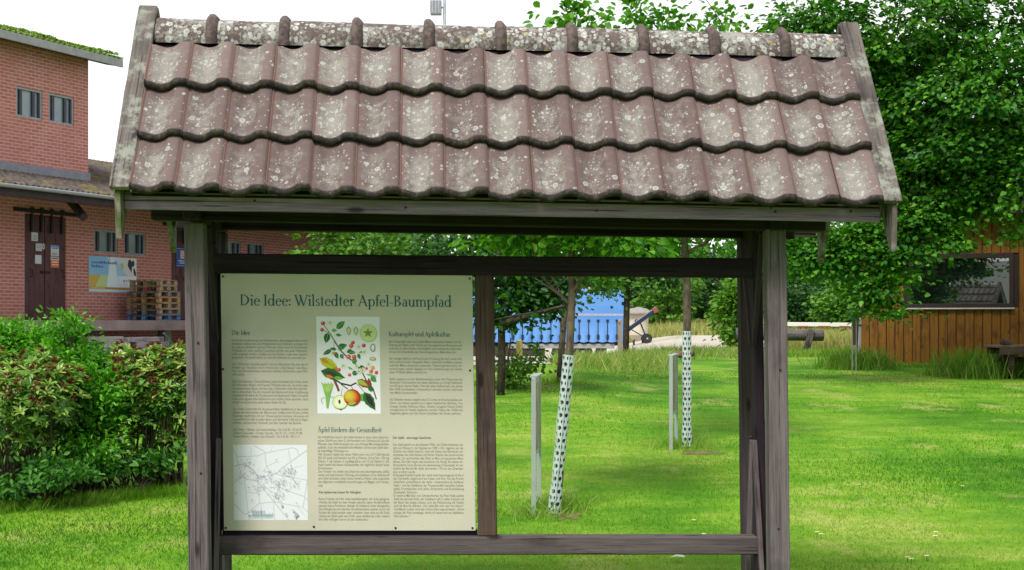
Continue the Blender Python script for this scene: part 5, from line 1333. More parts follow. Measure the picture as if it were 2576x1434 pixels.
hh = (.016 + .020 * g.random(len(XY))) * (1 + .35 * (t < .35)); ww = .0045 * np.maximum(1, XY[:, 1] / 10)
blades('lawn_grass', 'short bright green mown grass covering the lawn', XY, hh, ww, t, GRASS, .7, seed=2)

WEED = leaf_mat('tall_grass_blade', [(0, (.06, .19, .014)), (.5, (.16, .32, .035)), (.8, (.32, .37, .11)), (1, (.48, .42, .22))], .4, .6, .15)
DRY = leaf_mat('dry_grass_blade', [(0, (.17, .24, .05)), (.45, (.36, .35, .13)), (1, (.56, .47, .25))], .4, .7, .1)
WEED_L = leaf_mat('light_grass_blade', [(0, (.09, .24, .012)), (.5, (.18, .36, .03)), (1, (.42, .44, .17))], .4, .6, .15)
def strip(n, fn, seed):
    gg = np.random.default_rng(seed); return fn(gg, n)
def uxy(a0, a1, y0, y1):
    """spread between two viewing directions (photo columns) and two distances"""
    def f(gg, n):
        Y = gg.uniform(y0, y1, n); return np.column_stack([(gg.uniform(a0, a1, n) - CX) / F * Y, Y])
    return f
def clump(cx, cy, r):
    def f(gg, n): return np.column_stack([cx + gg.normal(0, r, n), cy + gg.normal(0, r, n)])
    return f
def weeds(name, label, n, fn, h0, h1, w, mat, seed, lean=.35, tb=.5):
    xy = strip(n, fn, seed); gg = np.random.default_rng(seed + 5)
    blades(name, label, xy, h0 + (h1 - h0) * gg.random(n) ** 2.2, w, np.clip(gg.normal(tb, .22, n), 0, 1), mat, lean, seed=seed)
weeds('verge_grass', 'seeding tall grass along the far lawn edge before the gravel yard', 9000, lambda gg, n: (lambda Y: np.column_stack([(gg.uniform(1390, 1680, n) - CX) / F * Y, Y]))(np.clip(29.5 + gg.normal(0, 1.7, n), 25, 33.5)), .06, .46, .014, WEED, 31, .5, .66)
weeds('verge_grass', 'lower rough grass at the lawn edge behind the upright tree guard', 6000, lambda gg, n: (lambda Y: np.column_stack([(gg.uniform(1640, 1880, n) - CX) / F * Y, Y]))(np.clip(37 + gg.normal(0, 1.8, n), 32, 42)), .05, .34, .018, WEED, 32, .5, .6)
weeds('dry_grass', 'pale dry tall grass below the white barrier', 13000, uxy(1960, 2170, 37.6, 46), .25, .85, .024, DRY, 33, tb=.45)
weeds('verge_grass', 'greener tall grass at the foot of the dry grass beside the hut', 4000, uxy(1970, 2150, 34.5, 36.6), .06, .26, .02, WEED_L, 34, tb=.5)
weeds('tall_grass', 'tall green grass tuft growing round the old cart', 1900, lambda gg, n: np.column_stack([at(2455, 0, 25.2).x + gg.normal(0, .36, n), 25.4 + gg.normal(0, .35, n)]), .2, .66, .012, WEED, 35, .3, .42)
weeds('tall_grass', 'tall grass under and behind the old cart at the edge of the view', 5200, lambda gg, n: np.column_stack([at(2550, 0, 25.6).x + gg.uniform(-.7, 1.4, n), 25.7 + gg.normal(0, .3, n)]), .2, .6, .013, WEED, 36, .3, .38)
weeds('tall_grass', 'low grass fringe along the foot of the hut wall', 2600, uxy(2185, 2440, 28.6, 29.3), .04, .14, .016, WEED_L, 37, .35, .4)
weeds('tall_grass', 'tuft of grass round the slim marker and the hut corner', 2200, clump(at(2160, 0, 28).x, 28.3, .3), .2, .55, .018, WEED, 38, .35, .4)
for i, (px, Y, lab, n, r_) in enumerate(((1395, 11.2, 'uncut grass round the foot of the leaning tree guard', 700, .12), (1350, 10.9, 'wispy uncut grass round the nearer label stand', 420, .12), (1728, 14.9, 'uncut grass round the foot of the upright tree guard', 1000, .22), (1576, 35.5, 'dark grass at the foot of the slender tree by the yard', 1500, .45), (1410, 22, 'grass at the foot of the bare trunk behind the leaning guard', 500, .25))):
    weeds('uncut_grass', lab, n, clump(at(px, 0, Y).x, Y, r_),   .05, .20 if i != 3 else .45, .006 * max(1, Y / 13), WEED_L, 50 + i, .5, .55)
weeds('meadow_grass', 'pale seeding meadow grass beyond the gravel road', 26000, uxy(1560, 2000, 104, 150), .5, 1.3, .09, DRY, 61, .3, .35)

# small daisies and litter in the grass
DAI = plain('petal_white', (.75, .75, .72), .6, .2, 0, .05)
YEL = plain('petal_yellow', (.70, .52, .03), .6)
def daisy(px, py, i):
    Y = 9.0
    for _ in range(30):
        x = (px - CX) / F * Y; zt = CZ - (py - HY) / F * Y; e = zt - gz(x, Y) - .03
        Y += e * 6
    m = MB(); 
    r = empty('daisy', (x, Y, gz(x, Y)), i * .7, 'tiny white daisy flower open in the mown lawn', 'flower', 'daisies in the lawn')
    MB().tube([(0, 0, 0), (.003, 0, .034)], .0018, 5).build('stem', GRASS, r)
    for k in range(9):
        a = 2 * math.pi * k / 9; m.add([(0, 0, .036), (.014 * math.cos(a - .28), .014 * math.sin(a - .28), .039), (.020 * math.cos(a), .020 * math.sin(a), .037), (.014 * math.cos(a + .28), .014 * math.sin(a + .28), .039)], [(0, 1, 2, 3)])
    m.build('petals', DAI, r, fixn=False); MB().lathe([(0, .036), (.006, .037), (.005, .042), (0, .043)], 8).build('disc', YEL, r)
for i, q in enumerate(((2353, 1340), (2292, 1408), (2420, 1224), (2680, 1240), (2352, 1350), (1770, 1345), (2065, 1345), (1745, 1310), (2160, 1220), (2330, 1400), (2054, 1340), (2282, 1404))): 
    if q[0] < 2570: daisy(*q, i)
q = at(1703, 1421, 9.0); LF = plain('pale_leaf_litter', (.55, .62, .42), .6)
m = MB(); m.add([(-.05, 0, .03), (-.01, -.02, .042), (.045, -.01, .034), (.05, .02, .04), (.0, .03, .048), (-.03, .02, .036)], [(0, 1, 4, 5), (1, 2, 3, 4)])
o = m.build('fallen_leaf', LF, fixn=False); o.location = (q.x, 9.0, gz(q.x, 9.0)); tag(o, 'pale crumpled leaf lying on the lawn near the lower rail', 'leaf')
q = at(1720, 884, 33); m = MB().beam((-.28, 0, .08), (.25, .05, .14), .22, .16, (0, 1, 0), ch=.05, segs=4, wob=.05); o = m.build('brown_log', wood_mat('brown_stump', (.10, .05, .04), (.24, .14, .11))); o.location = (q.x, 33, gz(q.x, 33)); tag(o, 'short reddish brown log lying in the grass at the lawn edge', 'log')

# ---------------------------------------------------------------- trees and shrubs
def bark(name, a, b): 
    m = Mat(name); gg = m.attr('g'); f = m.noise(m.scale(gg, (9, 26, 26)), 1.0, 4, .65)
    c = m.ramp(f, [(.32, a), (.66, b)]); c = m.mix(m.ramp(m.noise(gg, 14, 3), [(.58, 0.0), (.72, .6)]), c, (.17, .17, .08))
    return m.done(m.bsdf(c, .9, .15, m.bump(f, .6, .006)))
BARK = bark('apple_bark', (.050, .038, .030), (.155, .12, .092)); BARKD = bark('dark_bark', (.020, .016, .014), (.075, .060, .050))
L_APP = leaf_mat('apple_leaf', [(0, (0.01804, 0.0984, 0.00492)), (.35, (0.0574, 0.205, 0.00984)), (.7, (0.123, 0.3444, 0.01968)), (1, (0.2214, 0.451, 0.0492))], .45)
L_LIME = leaf_mat('lime_leaf', [(0, (.009, .062, .006)), (.35, (.031, .148, .010)), (.7, (.085, .265, .015)), (1, (.18, .39, .026))], .3)
L_DARK = leaf_mat('dark_leaf', [(0, (.007, .042, .007)), (.5, (.021, .092, .013)), (1, (.056, .17, .021))], .25)
L_MID = leaf_mat('mid_leaf', [(0, (.035, .12, .010)), (.5, (.086, .235, .017)), (1, (.19, .36, .043))], .35)
L_FAR = leaf_mat('far_leaf', [(0, (.035, .085, .03)), (.5, (.07, .15, .045)), (1, (.13, .22, .06))], .25)
GUARD = Mat('white_guard'); GUARDM = GUARD.done(GUARD.bsdf(GUARD.ramp(GUARD.noise(GUARD.obj(), 5, 4), [(.35, (.38, .47, .47)), (.7, (.50, .60, .60))]), .5, .3))

def xy(px, Y): return ((px - CX) / F * Y, Y)
def Z(py, Y): return CZ - (py - HY) / F * Y
def apple(label, px_b, Y, pts, rad, ells, per, seed, branches):
    b = xy(px_b, Y); bz = gz(*b); root = empty('apple_tree', (b[0], Y, bz), 0, label, 'tree', 'young apple trees on the lawn')
    P3 = lambda px, py, dy=0: Vector(((px - CX) / F * (Y + dy) - b[0], dy, Z(py, Y + dy) - bz))
    mb = MB(); mb.tube([P3(*q) for q in pts], rad, 12)
    gg = random.Random(seed)
    for (a, c, r0) in branches:
        q = limb(mb, P3(*a), P3(*c), r0, r0 * .35, .10, 7, 6, gg)
        for _ in range(3):
            s2 = q[gg.randint(3, 6)]; limb(mb, s2, s2 + Vector((gg.gauss(0, .22), gg.gauss(0, .22), gg.uniform(.1, .55))), r0 * .35, r0 * .12, .15, 5, 4, gg)
    mb.build('trunk', BARK, root, smooth=True, fixn=False)
    C, N, T, tn = crown_points([( (px - CX) / F * (Y + dy), Y + dy, Z(py, Y + dy), rx, ry, rz, nc) for (px, py, dy, rx, ry, rz, nc) in ells], per, .13, seed, .15, .4, .5)
    gg = np.random.default_rng(seed); L = .078 * gg.uniform(.65, 1.25, len(C))
    leaf_mesh('crown', C - np.array([b[0], Y, bz]), N, T, L, L * gg.uniform(.55, .75, len(C)), tn, L_APP, root)
    return root
def guard(label, p0, p1, Y, rad):
    """perforated tree guard: a split tube with real round holes"""
    A = at(*p0, Y); B = at(*p1, Y); base = B.copy(); base.z = gz(B.x, Y) 
    r = empty('tree_guard', base, 0, label, 'tree guard', 'white perforated tree guards')
    ax = A - B; H = ax.length; ax.normalize(); e1 = Vector((1, 0, 0)); e1 = (e1 - ax * e1.dot(ax)).normalized(); e2 = ax.cross(e1)
    nc = 6; ch = 2 * math.pi * rad / nc; nr = int(H / ch); ch_z = H / nr
    m = MB(); K = 10; wob = random.Random(4)
    def S(u, v):
        th = 2 * math.pi * u / nc; q = rad * (1 + .05 * math.sin(v * .5 + 1) + .03 * math.sin(th * 2 + v))
        return Vector((0, 0, B.z - base.z)) + e1 * (q * math.cos(th)) + e2 * (q * math.sin(th)) + ax * (v * ch_z)
    for j in range(nr):
        for i in range(nc):
            u0 = i + (.5 if j % 2 else 0)
            # hole of K sides in a square cell
            sq = []; ho = []
            for k in range(4 * 4):
                a = 2 * math.pi * k / 16 + math.pi / 4
                d = max(abs(math.cos(a)), abs(math.sin(a))); sq.append((u0 + .5 + .5 * math.cos(a) / d, j + .5 + .5 * math.sin(a) / d)); ho.append((u0 + .5 + .34 * math.cos(a), j + .5 + .34 * math.sin(a)))
            V = [S(*q) for q in sq] + [S(*q) for q in ho]
            m.add(V, [(k, (k + 1) % 16, 16 + (k + 1) % 16, 16 + k) for k in range(16)])
    m.build('tube', GUARDM, r, smooth=False)
    o = r.children[0]; md = o.modifiers.new('thickness', 'SOLIDIFY'); md.thickness = .004
    MB().tube([Vector((0, 0, B.z - base.z)) + ax * t_ + e2 * (-rad - .006) for t_ in (0.0, H)], .006, 6).build('seam', GUARDM, r)
    return r
guard('leaning white perforated guard round the nearer young apple tree', (1431, 893), (1393, 1290), 11.0, .047)
guard('upright white perforated guard round the farther young apple tree', (1727, 833), (1727, 1123), 14.8, .049)
apple('young apple tree with a leaning white guard, forked above the upper rail', 1400, 11.0, [(1398, 1300), (1415, 1090), (1432, 890), (1437, 780), (1440, 690), (1432, 560), (1436, 420)], [.034, .033, .032, .031, .029, .022, .016],
      [(1350, 470, 0, .62, .55, .42, 60), (1480, 500, .2, .6, .6, .5, 60), (1300, 590, .3, .38, .4, .16, 26), (1540, 595, -.1, .42, .4, .16, 26), (1430, 250, 0, .5, .5, .55, 46), (1445, 60, .1, .14, .16, .20, 13), (1330, 745, 0, .05, .05, .05, 1), (1460, 640, .1, .2, .2, .10, 8)], 20, 71,
      [((1436, 770), (1330, 650, .1), .018), ((1438, 742), (1500, 640, -.1), .020), ((1438, 760), (1540, 560, .25), .018), ((1440, 700), (1350, 470, .3), .018), ((1434, 560), (1500, 380), .014), ((1436, 440), (1430, 120), .012), ((1436, 440), (1450, 30, .1), .009), ((1437, 770), (1345, 700, -.1), .012)])
apple('young apple tree with an upright white guard farther across the lawn', 1727, 14.8, [(1727, 1130), (1727, 980), (1728, 830), (1727, 700), (1720, 590), (1722, 430)], [.044, .042, .042, .042, .036, .024],
      [(1700, 470, 0, .85, .8, .6, 70), (1810, 560, 0, .5, .5, .32, 34), (1620, 590, .2, .45, .5, .22, 30), (1640, 230, .1, .55, .5, .6, 44), (1600, 45, .1, .16, .2, .24, 10), (1680, 60, -.1, .20, .2, .27, 16), (1810, 45, .1, .17, .2, .20, 7)], 20, 72,
      [((1727, 690), (1640, 560), .028), ((1724, 640), (1850, 560, .1), .026), ((1722, 600), (1640, 300), .024), ((1722, 520), (1690, 80, -.1), .016), ((1722, 560), (1815, 60, .1), .016), ((1725, 650), (1580, 590, .2), .02), ((1722, 470), (1600, 60, .1), .012)])
# bare trunk behind, slender tree by the yard, dark tree with the long limb
def tr3(name, label, Y, trunk, rad, limbs, ells, per, spread, ls, mat, seed, bk, cat='tree', shell=.3, group=None):
    b = xy(trunk[0][0], Y); bz = gz(*b); root = empty(name, (b[0], Y, bz), 0, label, cat, group)
    P3 = lambda px, py, dy=0: Vector(((px - CX) / F * (Y + dy) - b[0], dy, Z(py, Y + dy) - bz))
    mb = MB(); q0 = [P3(*q) for q in trunk]; q0[0].z = -.1; mb.tube(q0, rad, 10); gg = random.Random(seed)
    for (a, c, r0) in limbs:
        q = limb(mb, P3(*a), P3(*c), r0, r0 * .3, .08, 7, 6, gg)
        for _ in range(3):
            s2 = q[gg.randint(2, 6)]; limb(mb, s2, s2 + Vector((gg.gauss(0, .5), gg.gauss(0, .5), gg.uniform(-.2, .6))), r0 * .35, r0 * .1, .15, 5, 4, gg)
    mb.build('trunk', bk, root, smooth=True, fixn=False)
    C, N, T, tn = crown_points([((px - CX) / F * (Y + dy), Y + dy, Z(py, Y + dy), rx, ry, rz, nc) for (px, py, dy, rx, ry, rz, nc) in ells], per, spread, seed, shell, .5, .5)
    g2 = np.random.default_rng(seed); L = ls * g2.uniform(.65, 1.25, len(C))
    leaf_mesh('crown', C - np.array([b[0], Y, bz]), N, T, L, L * g2.uniform(.6, .85, len(C)), tn, mat, root)
    return root
tr3('orchard_tree', 'dark leaved tree left of the opening with one long bare limb', 20, [(1258, 1010), (1262, 900), (1260, 780), (1268, 640)], [.062, .055, .05, .04], [((1262, 815, -.3), (1424, 768, -.8), .05), ((1264, 760), (1150, 560), .05), ((1266, 700), (1360, 560), .05)],
    [(1275, 745, 0, .62, .6, .42, 46), (1355, 735, .3, .5, .6, .36, 38), (1320, 640, .2, .9, .8, .5, 60), (1180, 600, 0, 1.0, .9, .8, 60), (1400, 700, .2, .3, .4, .2, 16), (1280, 800, 0, .3, .3, .14, 8)], 30, .15, .085, L_DARK, 81, BARKD, shell=.2)
tr3('orchard_tree', 'slim tree with a bare brown trunk just behind the leaning guard', 22, [(1406, 955), (1413, 870), (1421, 770), (1430, 640)], [.055, .05, .047, .04], [((1424, 720), (1330, 600), .03), ((1426, 690), (1520, 600), .03), ((1430, 640), (1450, 420), .03)],
    [(1440, 560, 0, 1.1, 1.0, .6, 60), (1330, 640, .3, .5, .5, .3, 24), (1500, 690, 0, .45, .5, .18, 22), (1430, 420, 0, 1.1, 1.0, .9, 60)], 26, .16, .085, L_MID, 82, BARK)
tr3('roadside_tree', 'slender dark tree standing before the right end of the blue trailer', 35, [(1573, 898), (1575, 810), (1578, 700), (1582, 560)], [.085, .08, .075, .06], [((1577, 700), (1490, 690), .04), ((1579, 680), (1680, 650), .04), ((1580, 640), (1500, 560), .04)],
    [(1520, 700, 0, .75, .7, .22, 40), (1580, 600, .2, 1.6, 1.4, .85, 90), (1660, 650, .4, .9, .8, .55, 44), (1460, 690, 0, .5, .5, .2, 20), (1580, 440, 0, 1.7, 1.5, 1.2, 70)], 30, .22, .12, L_DARK, 83, BARKD, shell=.2)
tr3('yard_shrub', 'thin bushy shrub beside the panel upright at the lawn edge', 21, [(1275, 985), (1278, 900), (1285, 850)], [.02, .015, .01], [((1276, 940), (1310, 880), .012), ((1276, 950), (1262, 890), .012)],
    [(1272, 930, 0, .22, .25, .40, 26), (1325, 915, .3, .26, .25, .16, 14), (1345, 880, .5, .10, .2, .12, 5), (1290, 985, -.1, .26, .2, .18, 14)], 22, .10, .06, L_MID, 84, BARK, 'shrub', shell=.1)
# big lime tree at the right, its trunk outside the view
LY = 23.5
def LP(px, py): return ((px - CX) / F * LY, Z(py, LY))
els = []
for (px, py, rx, rz, nc, dy) in ((2640, 100, 2.0, 1.5, 110, 0), (2330, 40, 1.4, .8, 90, .3), (2060, 25, .85, .40, 50, .4), (2480, 210, 1.4, .8, 90, -.6), (2330, 230, .9, .55, 60, .5), (2430, 350, 1.1, .5, 80, -.3), (2330, 400, .75, .45, 60, .6), (2570, 440, 1.0, .5, 60, -.8), (2400, 470, .9, .35, 60, .2),
                              (2250, 140, .8, .55, 50, .8), (2170, 590, .65, .26, 54, .2), (2080, 620, .40, .24, 36, .4), (2290, 530, .55, .28, 44, .1), (2195, 690, .22, .22, 18, -.2), (2235, 665, .2, .14, 8, -.2), (2212, 752, .09, .13, 6, -.2), (2180, 745, .07, .12, 4, 0), (2250, 600, .5, .18, 28, 0), (2360, 585, .42, .14, 16, -.2), (2030, 600, .35, .2, 24, .5), (2562, 560, .22, .12, 8, -.6), (2050, 95, .3, .2, 12, .4), (2140, 90, .6, .35, 34, .8), (2560, 300, 1.0, .8, 70, .8), (2760, 380, 1.5, 1.4, 50, 0), (2800, 100, 2.0, 2.2, 50, .5), (2270, 320, .5, .5, 40, .9), (2290, 460, .42, .36, 34, .8), (2700, -180, 2.6, 1.5, 60, .3), (2400, -130, 1.8, .8, 40, .3)):
    x, z = LP(px, py); els.append((x, LY + dy, z, rx, rx * .8, rz, nc))
lb = xy(2790, LY)
tree('lime_tree', 'huge leafy lime tree overhanging the hut on the right', lb, 6.5, .32, .14, els, 46, .24, .105, L_LIME, BARKD, 92, forks=0, twigs=2, shell=.3, droop=1.5, up=.8, flat=.22)
# trees behind the far end of the warehouse
for (px, Y, top, r_, lab, mt, sd, pyc) in ((905, 37, 560, 1.7, 'light green tree at the far end of the warehouse', L_MID, 101, 650), (1010, 41, 540, 1.8, 'mid green tree between the two other trees behind the panel', L_MID, 102, 640), (1130, 45, 530, 2.1, 'darker tree behind the shelter left of the opening', L_DARK, 103, 640)):
    x, y = xy(px, Y); zc = Z(pyc, Y); tree('broadleaf_tree', lab, (x, y), zc - gz(x, y), .16, .08, [(x, y, zc, r_, r_, 1.5, 120), (x - r_ * .6, y, zc - .5, r_ * .6, r_ * .6, .9, 50)], 34, .28, .15, mt, BARKD, sd, group='trees behind the warehouse end')
# trees and bushes beyond the road
far_spec = [(1680, 122, 690, 3.4, 3.6, 'yellow green tree above the conveyor beyond the yard', L_MID), (1800, 128, 690, 3.4, 3.6, 'bushy green tree behind the upright apple trunk', L_DARK), (1852, 50, 770, .45, .8, 'pale green bush by the right posts of the shelter', L_MID), (1610, 132, 700, 3.0, 3.2, 'hazy green tree on the meadow beyond the hopper', L_FAR),
            (2010, 56, 640, 1.3, 1.7, 'dark tree right of the shelter post', L_DARK), (2060, 62, 720, 1.3, 1.5, 'light green rounded bush behind the barrier', L_MID), (2130, 58, 690, 1.2, 1.8, 'dense bush next to the grey pole', L_DARK), (2165, 64, 640, 1.5, 2.2, 'tall green tree partly hidden by the hut corner', L_MID), (2010, 52, 765, 1.1, .8, 'low dark bush above the white barrier boom', L_DARK), (2120, 50, 770, 1.0, .7, 'low bright bush above the end of the barrier boom', L_MID)]
for i, (px, Y, py, r_, rz, lab, mt) in enumerate(far_spec):
    x, y = xy(px, Y); zc = Z(py, Y); low = gz(x, y) + (.4 if Y < 100 else 1.6)
    tree('broadleaf_tree', lab, (x, y), max(.6, zc - gz(x, y)), .13, .07, [(x, y, zc, r_, r_, rz, 90), (x + .2, y, (zc - rz + low) / 2 + rz * .2, r_ * .8, r_ * .8, max(.5, (zc - low) * .5), 60)], 30, .27, .17 if Y < 100 else .34, mt, BARKD, 120 + i, forks=3, group='trees beyond the yard')
for i, (px, Y, h_, r_, lab) in enumerate(((1560, 190, 11, 7, 'far field tree above the trailer end'), (1690, 200, 10, 6.5, 'far field tree left of the upright apple trunk'), (1770, 178, 8.5, 5.5, 'dark far field tree right of the upright apple trunk'), (1845, 196, 11, 6.5, 'far field tree seen beside the right posts'), (1940, 185, 10, 7, 'far field tree hidden by the front post'), (2040, 200, 11, 7.5, 'far field tree above the barrier'), (2140, 190, 12, 7, 'far field tree behind the grey pole'), (1400, 200, 12, 8, 'far field tree behind the blue trailer'), (1240, 200, 11, 8, 'far field tree behind the panel upright'))):
    x, y = xy(px, Y); z = gz(x, y); tree('field_tree', lab, (x, y), h_ * .5, .35, .2, [(x, y, z + h_ * .55, r_, r_, h_ * .45, 110), (x + r_ * .4, y, z + h_ * .3, r_ * .8, r_ * .8, h_ * .28, 60)], 26, .9, .62, L_FAR if i % 2 else L_DARK, BARKD, 160 + i, forks=3, group='field trees on the horizon')

# ---------------------------------------------------------------- shrubs in front of the warehouse
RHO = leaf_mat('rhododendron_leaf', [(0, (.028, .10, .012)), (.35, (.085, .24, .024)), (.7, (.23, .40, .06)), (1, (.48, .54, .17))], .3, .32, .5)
SEED = leaf_mat('brown_seed_head', [(0, (.07, .024, .012)), (1, (.22, .095, .045))], .1, .8, .1)
def rhodo(label, ells, seed):
    gg = np.random.default_rng(seed); (cx, cy) = ells[0][:2]; bz = gz(cx, cy); root = empty('rhododendron', (cx, cy, bz), 0, label, 'shrub', 'rhododendrons by the lawn')
    Cs, Ns, Ts, Ls, Ws, tn, kd = [], [], [], [], [], [], []
    mb = MB(); rr = random.Random(seed)
    for (ex, ey, ez, rx, ry, rz, n) in ells:
        d = gg.normal(size=(n * 2, 3)); d = unit(d); d = d[d[:, 2] > -.6][:n]
        rad = gg.uniform(.62, 1.0, (len(d), 1)) ** .6; c = np.array([ex, ey, ez]) + d * rad * np.array([rx, ry, rz])
        for i in range(len(d)):
            axis = d[i] * .6 + np.array([0, 0, .8]); axis /= np.linalg.norm(axis)
            a = np.cross(axis, [1, 0, .2]); a /= np.linalg.norm(a); b = np.cross(axis, a)
            k = gg.integers(7, 12); lit_tint = np.clip(gg.normal(.5 + .2 * d[i][2], .2), 0, 1)  # leaf tint lightens upwards, light on the shrub top put into the colour
            for j in range(k):
                th = 2 * math.pi * (j / k) + gg.normal(0, .2); e = a * math.cos(th) + b * math.sin(th); tilt = gg.uniform(-.05, .9)
                t_ = e + axis * tilt; t_ /= np.linalg.norm(t_); L = gg.uniform(.055, .09)
                Cs.append(c[i] + t_ * L * .55); Ts.append(t_); Ns.append(axis - t_ * axis.dot(t_) + gg.normal(0, .15, 3)); Ls.append(L); Ws.append(L * gg.uniform(.28, .38)); tn.append(np.clip(lit_tint + gg.normal(0, .14), 0, 1)); kd.append(0)
            if gg.random() < .46 * (d[i][2] > -.1):
                for j in range(13):
                    t_ = axis + gg.normal(0, .75, 3); t_ /= np.linalg.norm(t_)
                    Cs.append(c[i] + axis * .035 + t_ * .026); Ts.append(t_); Ns.append(gg.normal(size=3)); Ls.append(.035); Ws.append(.017); tn.append(gg.random()); kd.append(1)
            if rr.random() < .09: limb(mb, (rr.gauss(0, .12) + (ex - cx) * .5, rr.gauss(0, .1) + (ey - cy) * .5, -.05), c[i] - np.array([cx, cy, bz]), .012, .004, .12, 5, 5, rr)
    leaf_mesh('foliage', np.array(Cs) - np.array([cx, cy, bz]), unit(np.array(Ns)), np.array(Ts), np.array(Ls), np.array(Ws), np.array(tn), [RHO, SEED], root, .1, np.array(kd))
    mb.build('stems', BARK, root, smooth=True, fixn=False)
rY = 12.2
def re_(px, py, dy, rx, ry, rz, n): return ((px - CX) / F * (rY + dy), rY + dy, Z(py, rY + dy), rx, ry, rz, n)
rhodo('left rhododendron with brown seed heads at the picture edge', [re_(0, 1040, -.55, .58, .6, .46, 420), re_(110, 1010, -.60, .36, .5, .32, 220), re_(-140, 1020, -.2, .6, .6, .5, 140), re_(20, 925, -.5, .16, .3, .14, 34), re_(100, 905, -.5, .10, .2, .10, 18), re_(165, 945, -.6, .13, .2, .10, 22)], 201)
rhodo('right rhododendron with brown seed heads beside the left posts of the shelter', [re_(400, 985, .25, .40, .45, .36, 320), re_(345, 1000, .1, .30, .4, .36, 200), re_(455, 985, .2, .28, .4, .38, 170), re_(340, 1100, .35, .32, .4, .22, 40), re_(440, 1090, .3, .34, .4, .22, 44), re_(540, 1000, .3, .35, .4, .36, 80), re_(320, 915, .1, .14, .2, .12, 26), re_(390, 902, .2, .10, .2, .10, 18), re_(445, 908, .1, .12, .2, .14, 24), re_(305, 884, .2, .06, .15, .05, 7)], 202)
BUSH = leaf_mat('bright_bush_leaf', [(0, (.018, .10, .008)), (.4, (.065, .26, .010)), (.75, (.14, .44, .016)), (1, (.25, .56, .05))], .4, .4, .45)
def bush(label, ells, seed, px, py, ls=.05, mat=BUSH, name='green_bush'):
    cx, cy = xy(px, py); bz = gz(cx, cy); root = empty(name, (cx, cy, bz), 0, label, 'shrub'); rr = random.Random(seed); mb = MB()
    for (ex, ey, ez, rx, ry, rz, n) in ells:
        for _ in range(8): limb(mb, (rr.gauss(0, .08), rr.gauss(0, .08), -.05), (ex - cx + rr.uniform(-.7, .7) * rx, ey - cy + rr.uniform(-.6, .6) * ry, ez - bz + rr.uniform(-.3, .7) * rz), .014, .004, .1, 5, 5, rr)
    mb.build('stems', BARKD, root, smooth=True, fixn=False)
    C, N, T, tn = crown_points(ells, 30, .075, seed, .45, -.4, .5); g2 = np.random.default_rng(seed); T = T + np.array([0, 0, .08]); L = ls * g2.uniform(.7, 1.3, len(C))
    leaf_mesh('foliage', C - np.array([cx, cy, bz]), N, T, L, L * g2.uniform(.4, .55, len(C)), tn, mat, root)
def be(px, py, dy, rx, ry, rz, n): Y = 13 + dy; return ((px - CX) / F * Y, Y, Z(py, Y), rx, ry, rz, n)
bush('tall bright green bush with upright shoots between the two rhododendrons', [be(215, 1040, -1.0, .26, .34, .34, 120), be(180, 915, -.5, .27, .34, .18, 90), be(170, 835, -.6, .07, .10, .17, 20), be(205, 935, -.7, .24, .3, .18, 70), be(265, 1000, -1.0, .16, .3, .26, 60), be(240, 1130, -1.2, .20, .3, .13, 30)], 211, 220, 11.8)
bush('bright green bush behind the left rhododendron with an uneven top', [be(50, 900, .3, .40, .5, .26, 110), be(-10, 870, .3, .3, .4, .22, 60), be(85, 860, .2, .16, .3, .14, 30), be(110, 930, .3, .25, .4, .2, 50), be(60, 990, .3, .5, .5, .3, 80)], 212, 60, 13.3)
NET = leaf_mat('nettle_leaf', [(0, (.02, .09, .015)), (.5, (.05, .19, .02)), (1, (.12, .32, .05))], .35)
def under(label, ells, seed, px, Y):
    bush(label, ells, seed, px, Y, .06, NET, 'leafy_weed')
under('low leafy weeds growing below the left rhododendron', [be(110, 1195, -1.7, .26, .2, .10, 18), be(190, 1195, -1.75, .18, .2, .07, 10), be(30, 1225, -1.75, .25, .2, .09, 12)], 221, 110, 11.5)
under('low leafy weeds below the right rhododendron', [be(330, 1178, -1.0, .24, .2, .06, 12), be(400, 1160, -.9, .2, .2, .06, 8), be(280, 1195, -1.2, .15, .2, .05, 7)], 222, 330, 12)
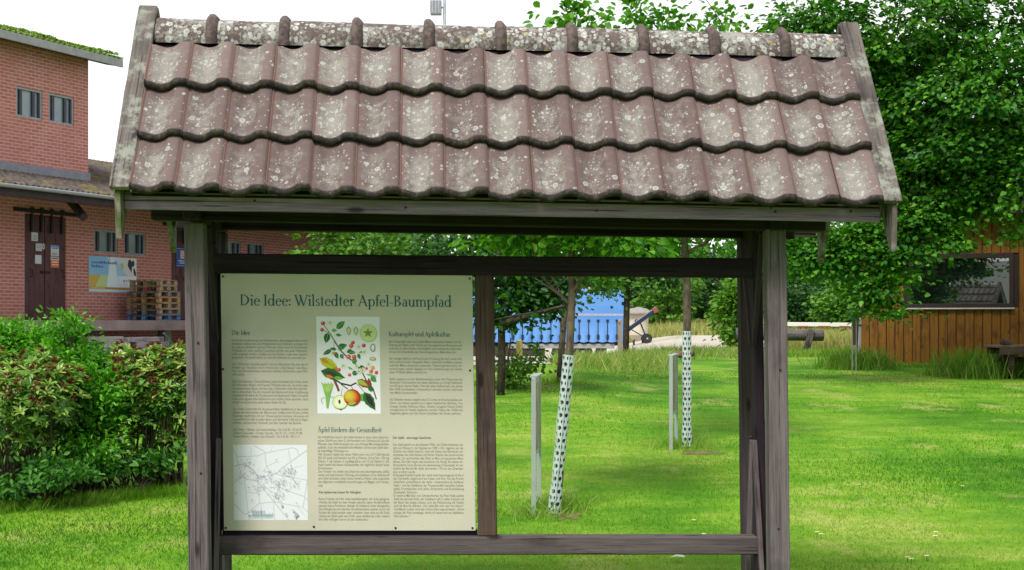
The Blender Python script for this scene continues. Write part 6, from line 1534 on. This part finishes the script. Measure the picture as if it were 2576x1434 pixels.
weeds('long_grass', 'long uncut grass along the foot of the shrubs', 9000, lambda gg, n: (lambda u: np.column_stack([(u - CX) / F * (11.2 + (u / 480) * .8), 11.2 + (u / 480) * .8 + gg.normal(0, .12, n)]))(gg.uniform(-60, 520, n)), .03, .14, .006, WEED_L, 230, .5, .35)

# unseen things behind the viewpoint: window reflections, and trees raised to block low sky
for i, (x, y, r_, rz, lab) in enumerate(((-26, -24, 5, 4, 'unseen broad tree behind the viewpoint to the far left'), (2, -27, 5.5, 4.2, 'unseen broad tree right behind the viewpoint'), (15, -26, 5.5, 4.4, 'unseen broad tree behind the viewpoint to the right'), (28, -22, 5, 4.2, 'unseen broad tree behind the viewpoint to the far right'))):
    tree('roadside_tree', lab, (x, y), 4.0, .25, .12, [(x, y, 7.0, r_, r_, rz + 1.6, 200)], 28, .85, .55, L_DARK, BARKD, 240 + i, forks=3, group='unseen trees behind the viewpoint raised to block low sky')
r = empty('white_house', (-15, -44, 0), 0, 'small white rendered house across the road behind the viewpoint', 'building')
m = MB(); m.box(-5, 5, -4, 4, -.2, 3, 0); m.build('wall', plain('white_render', (.75, .75, .72), .8, .2, 0, .04), r)
m = MB(); m.prism([(-4.5, 3.002), (4.5, 3.002), (0, 6.2)], -5.4, 5.4, 'x'); m.build('roof', plain('grey_green_roof', (.16, .17, .14), .8), r)
for x in (-2.6, 0, 2.6): MB().box(x - .5, x + .5, 3.99, 4.04, .9, 2.2, 2).build('window', MULL, r)

SOIL = plain('bare_soil', (.16, .14, .06), .95, .1, 0, .4, 14, .5)
def soil(px, Y, rx, ry, sd):
    gg = random.Random(sd); cx = (px - CX) / F * Y; n = 26; V = [(cx, Y, gz(cx, Y) + .006)]
    for k in range(n):
        a = 2 * math.pi * k / n; q = gg.uniform(.6, 1.1); x, y = cx + rx * q * math.cos(a), Y + ry * q * math.sin(a); V.append((x, y, gz(x, y) + .004))
    m = MB(); m.add(V, [(0, 1 + k, 1 + (k + 1) % n) for k in range(n)]); tag(m.build('soil_patch', SOIL, smooth=True, fixn=False), kind='structure')
soil(1425, 10.9, .13, .22, 1); soil(1765, 14.4, .24, .22, 2)
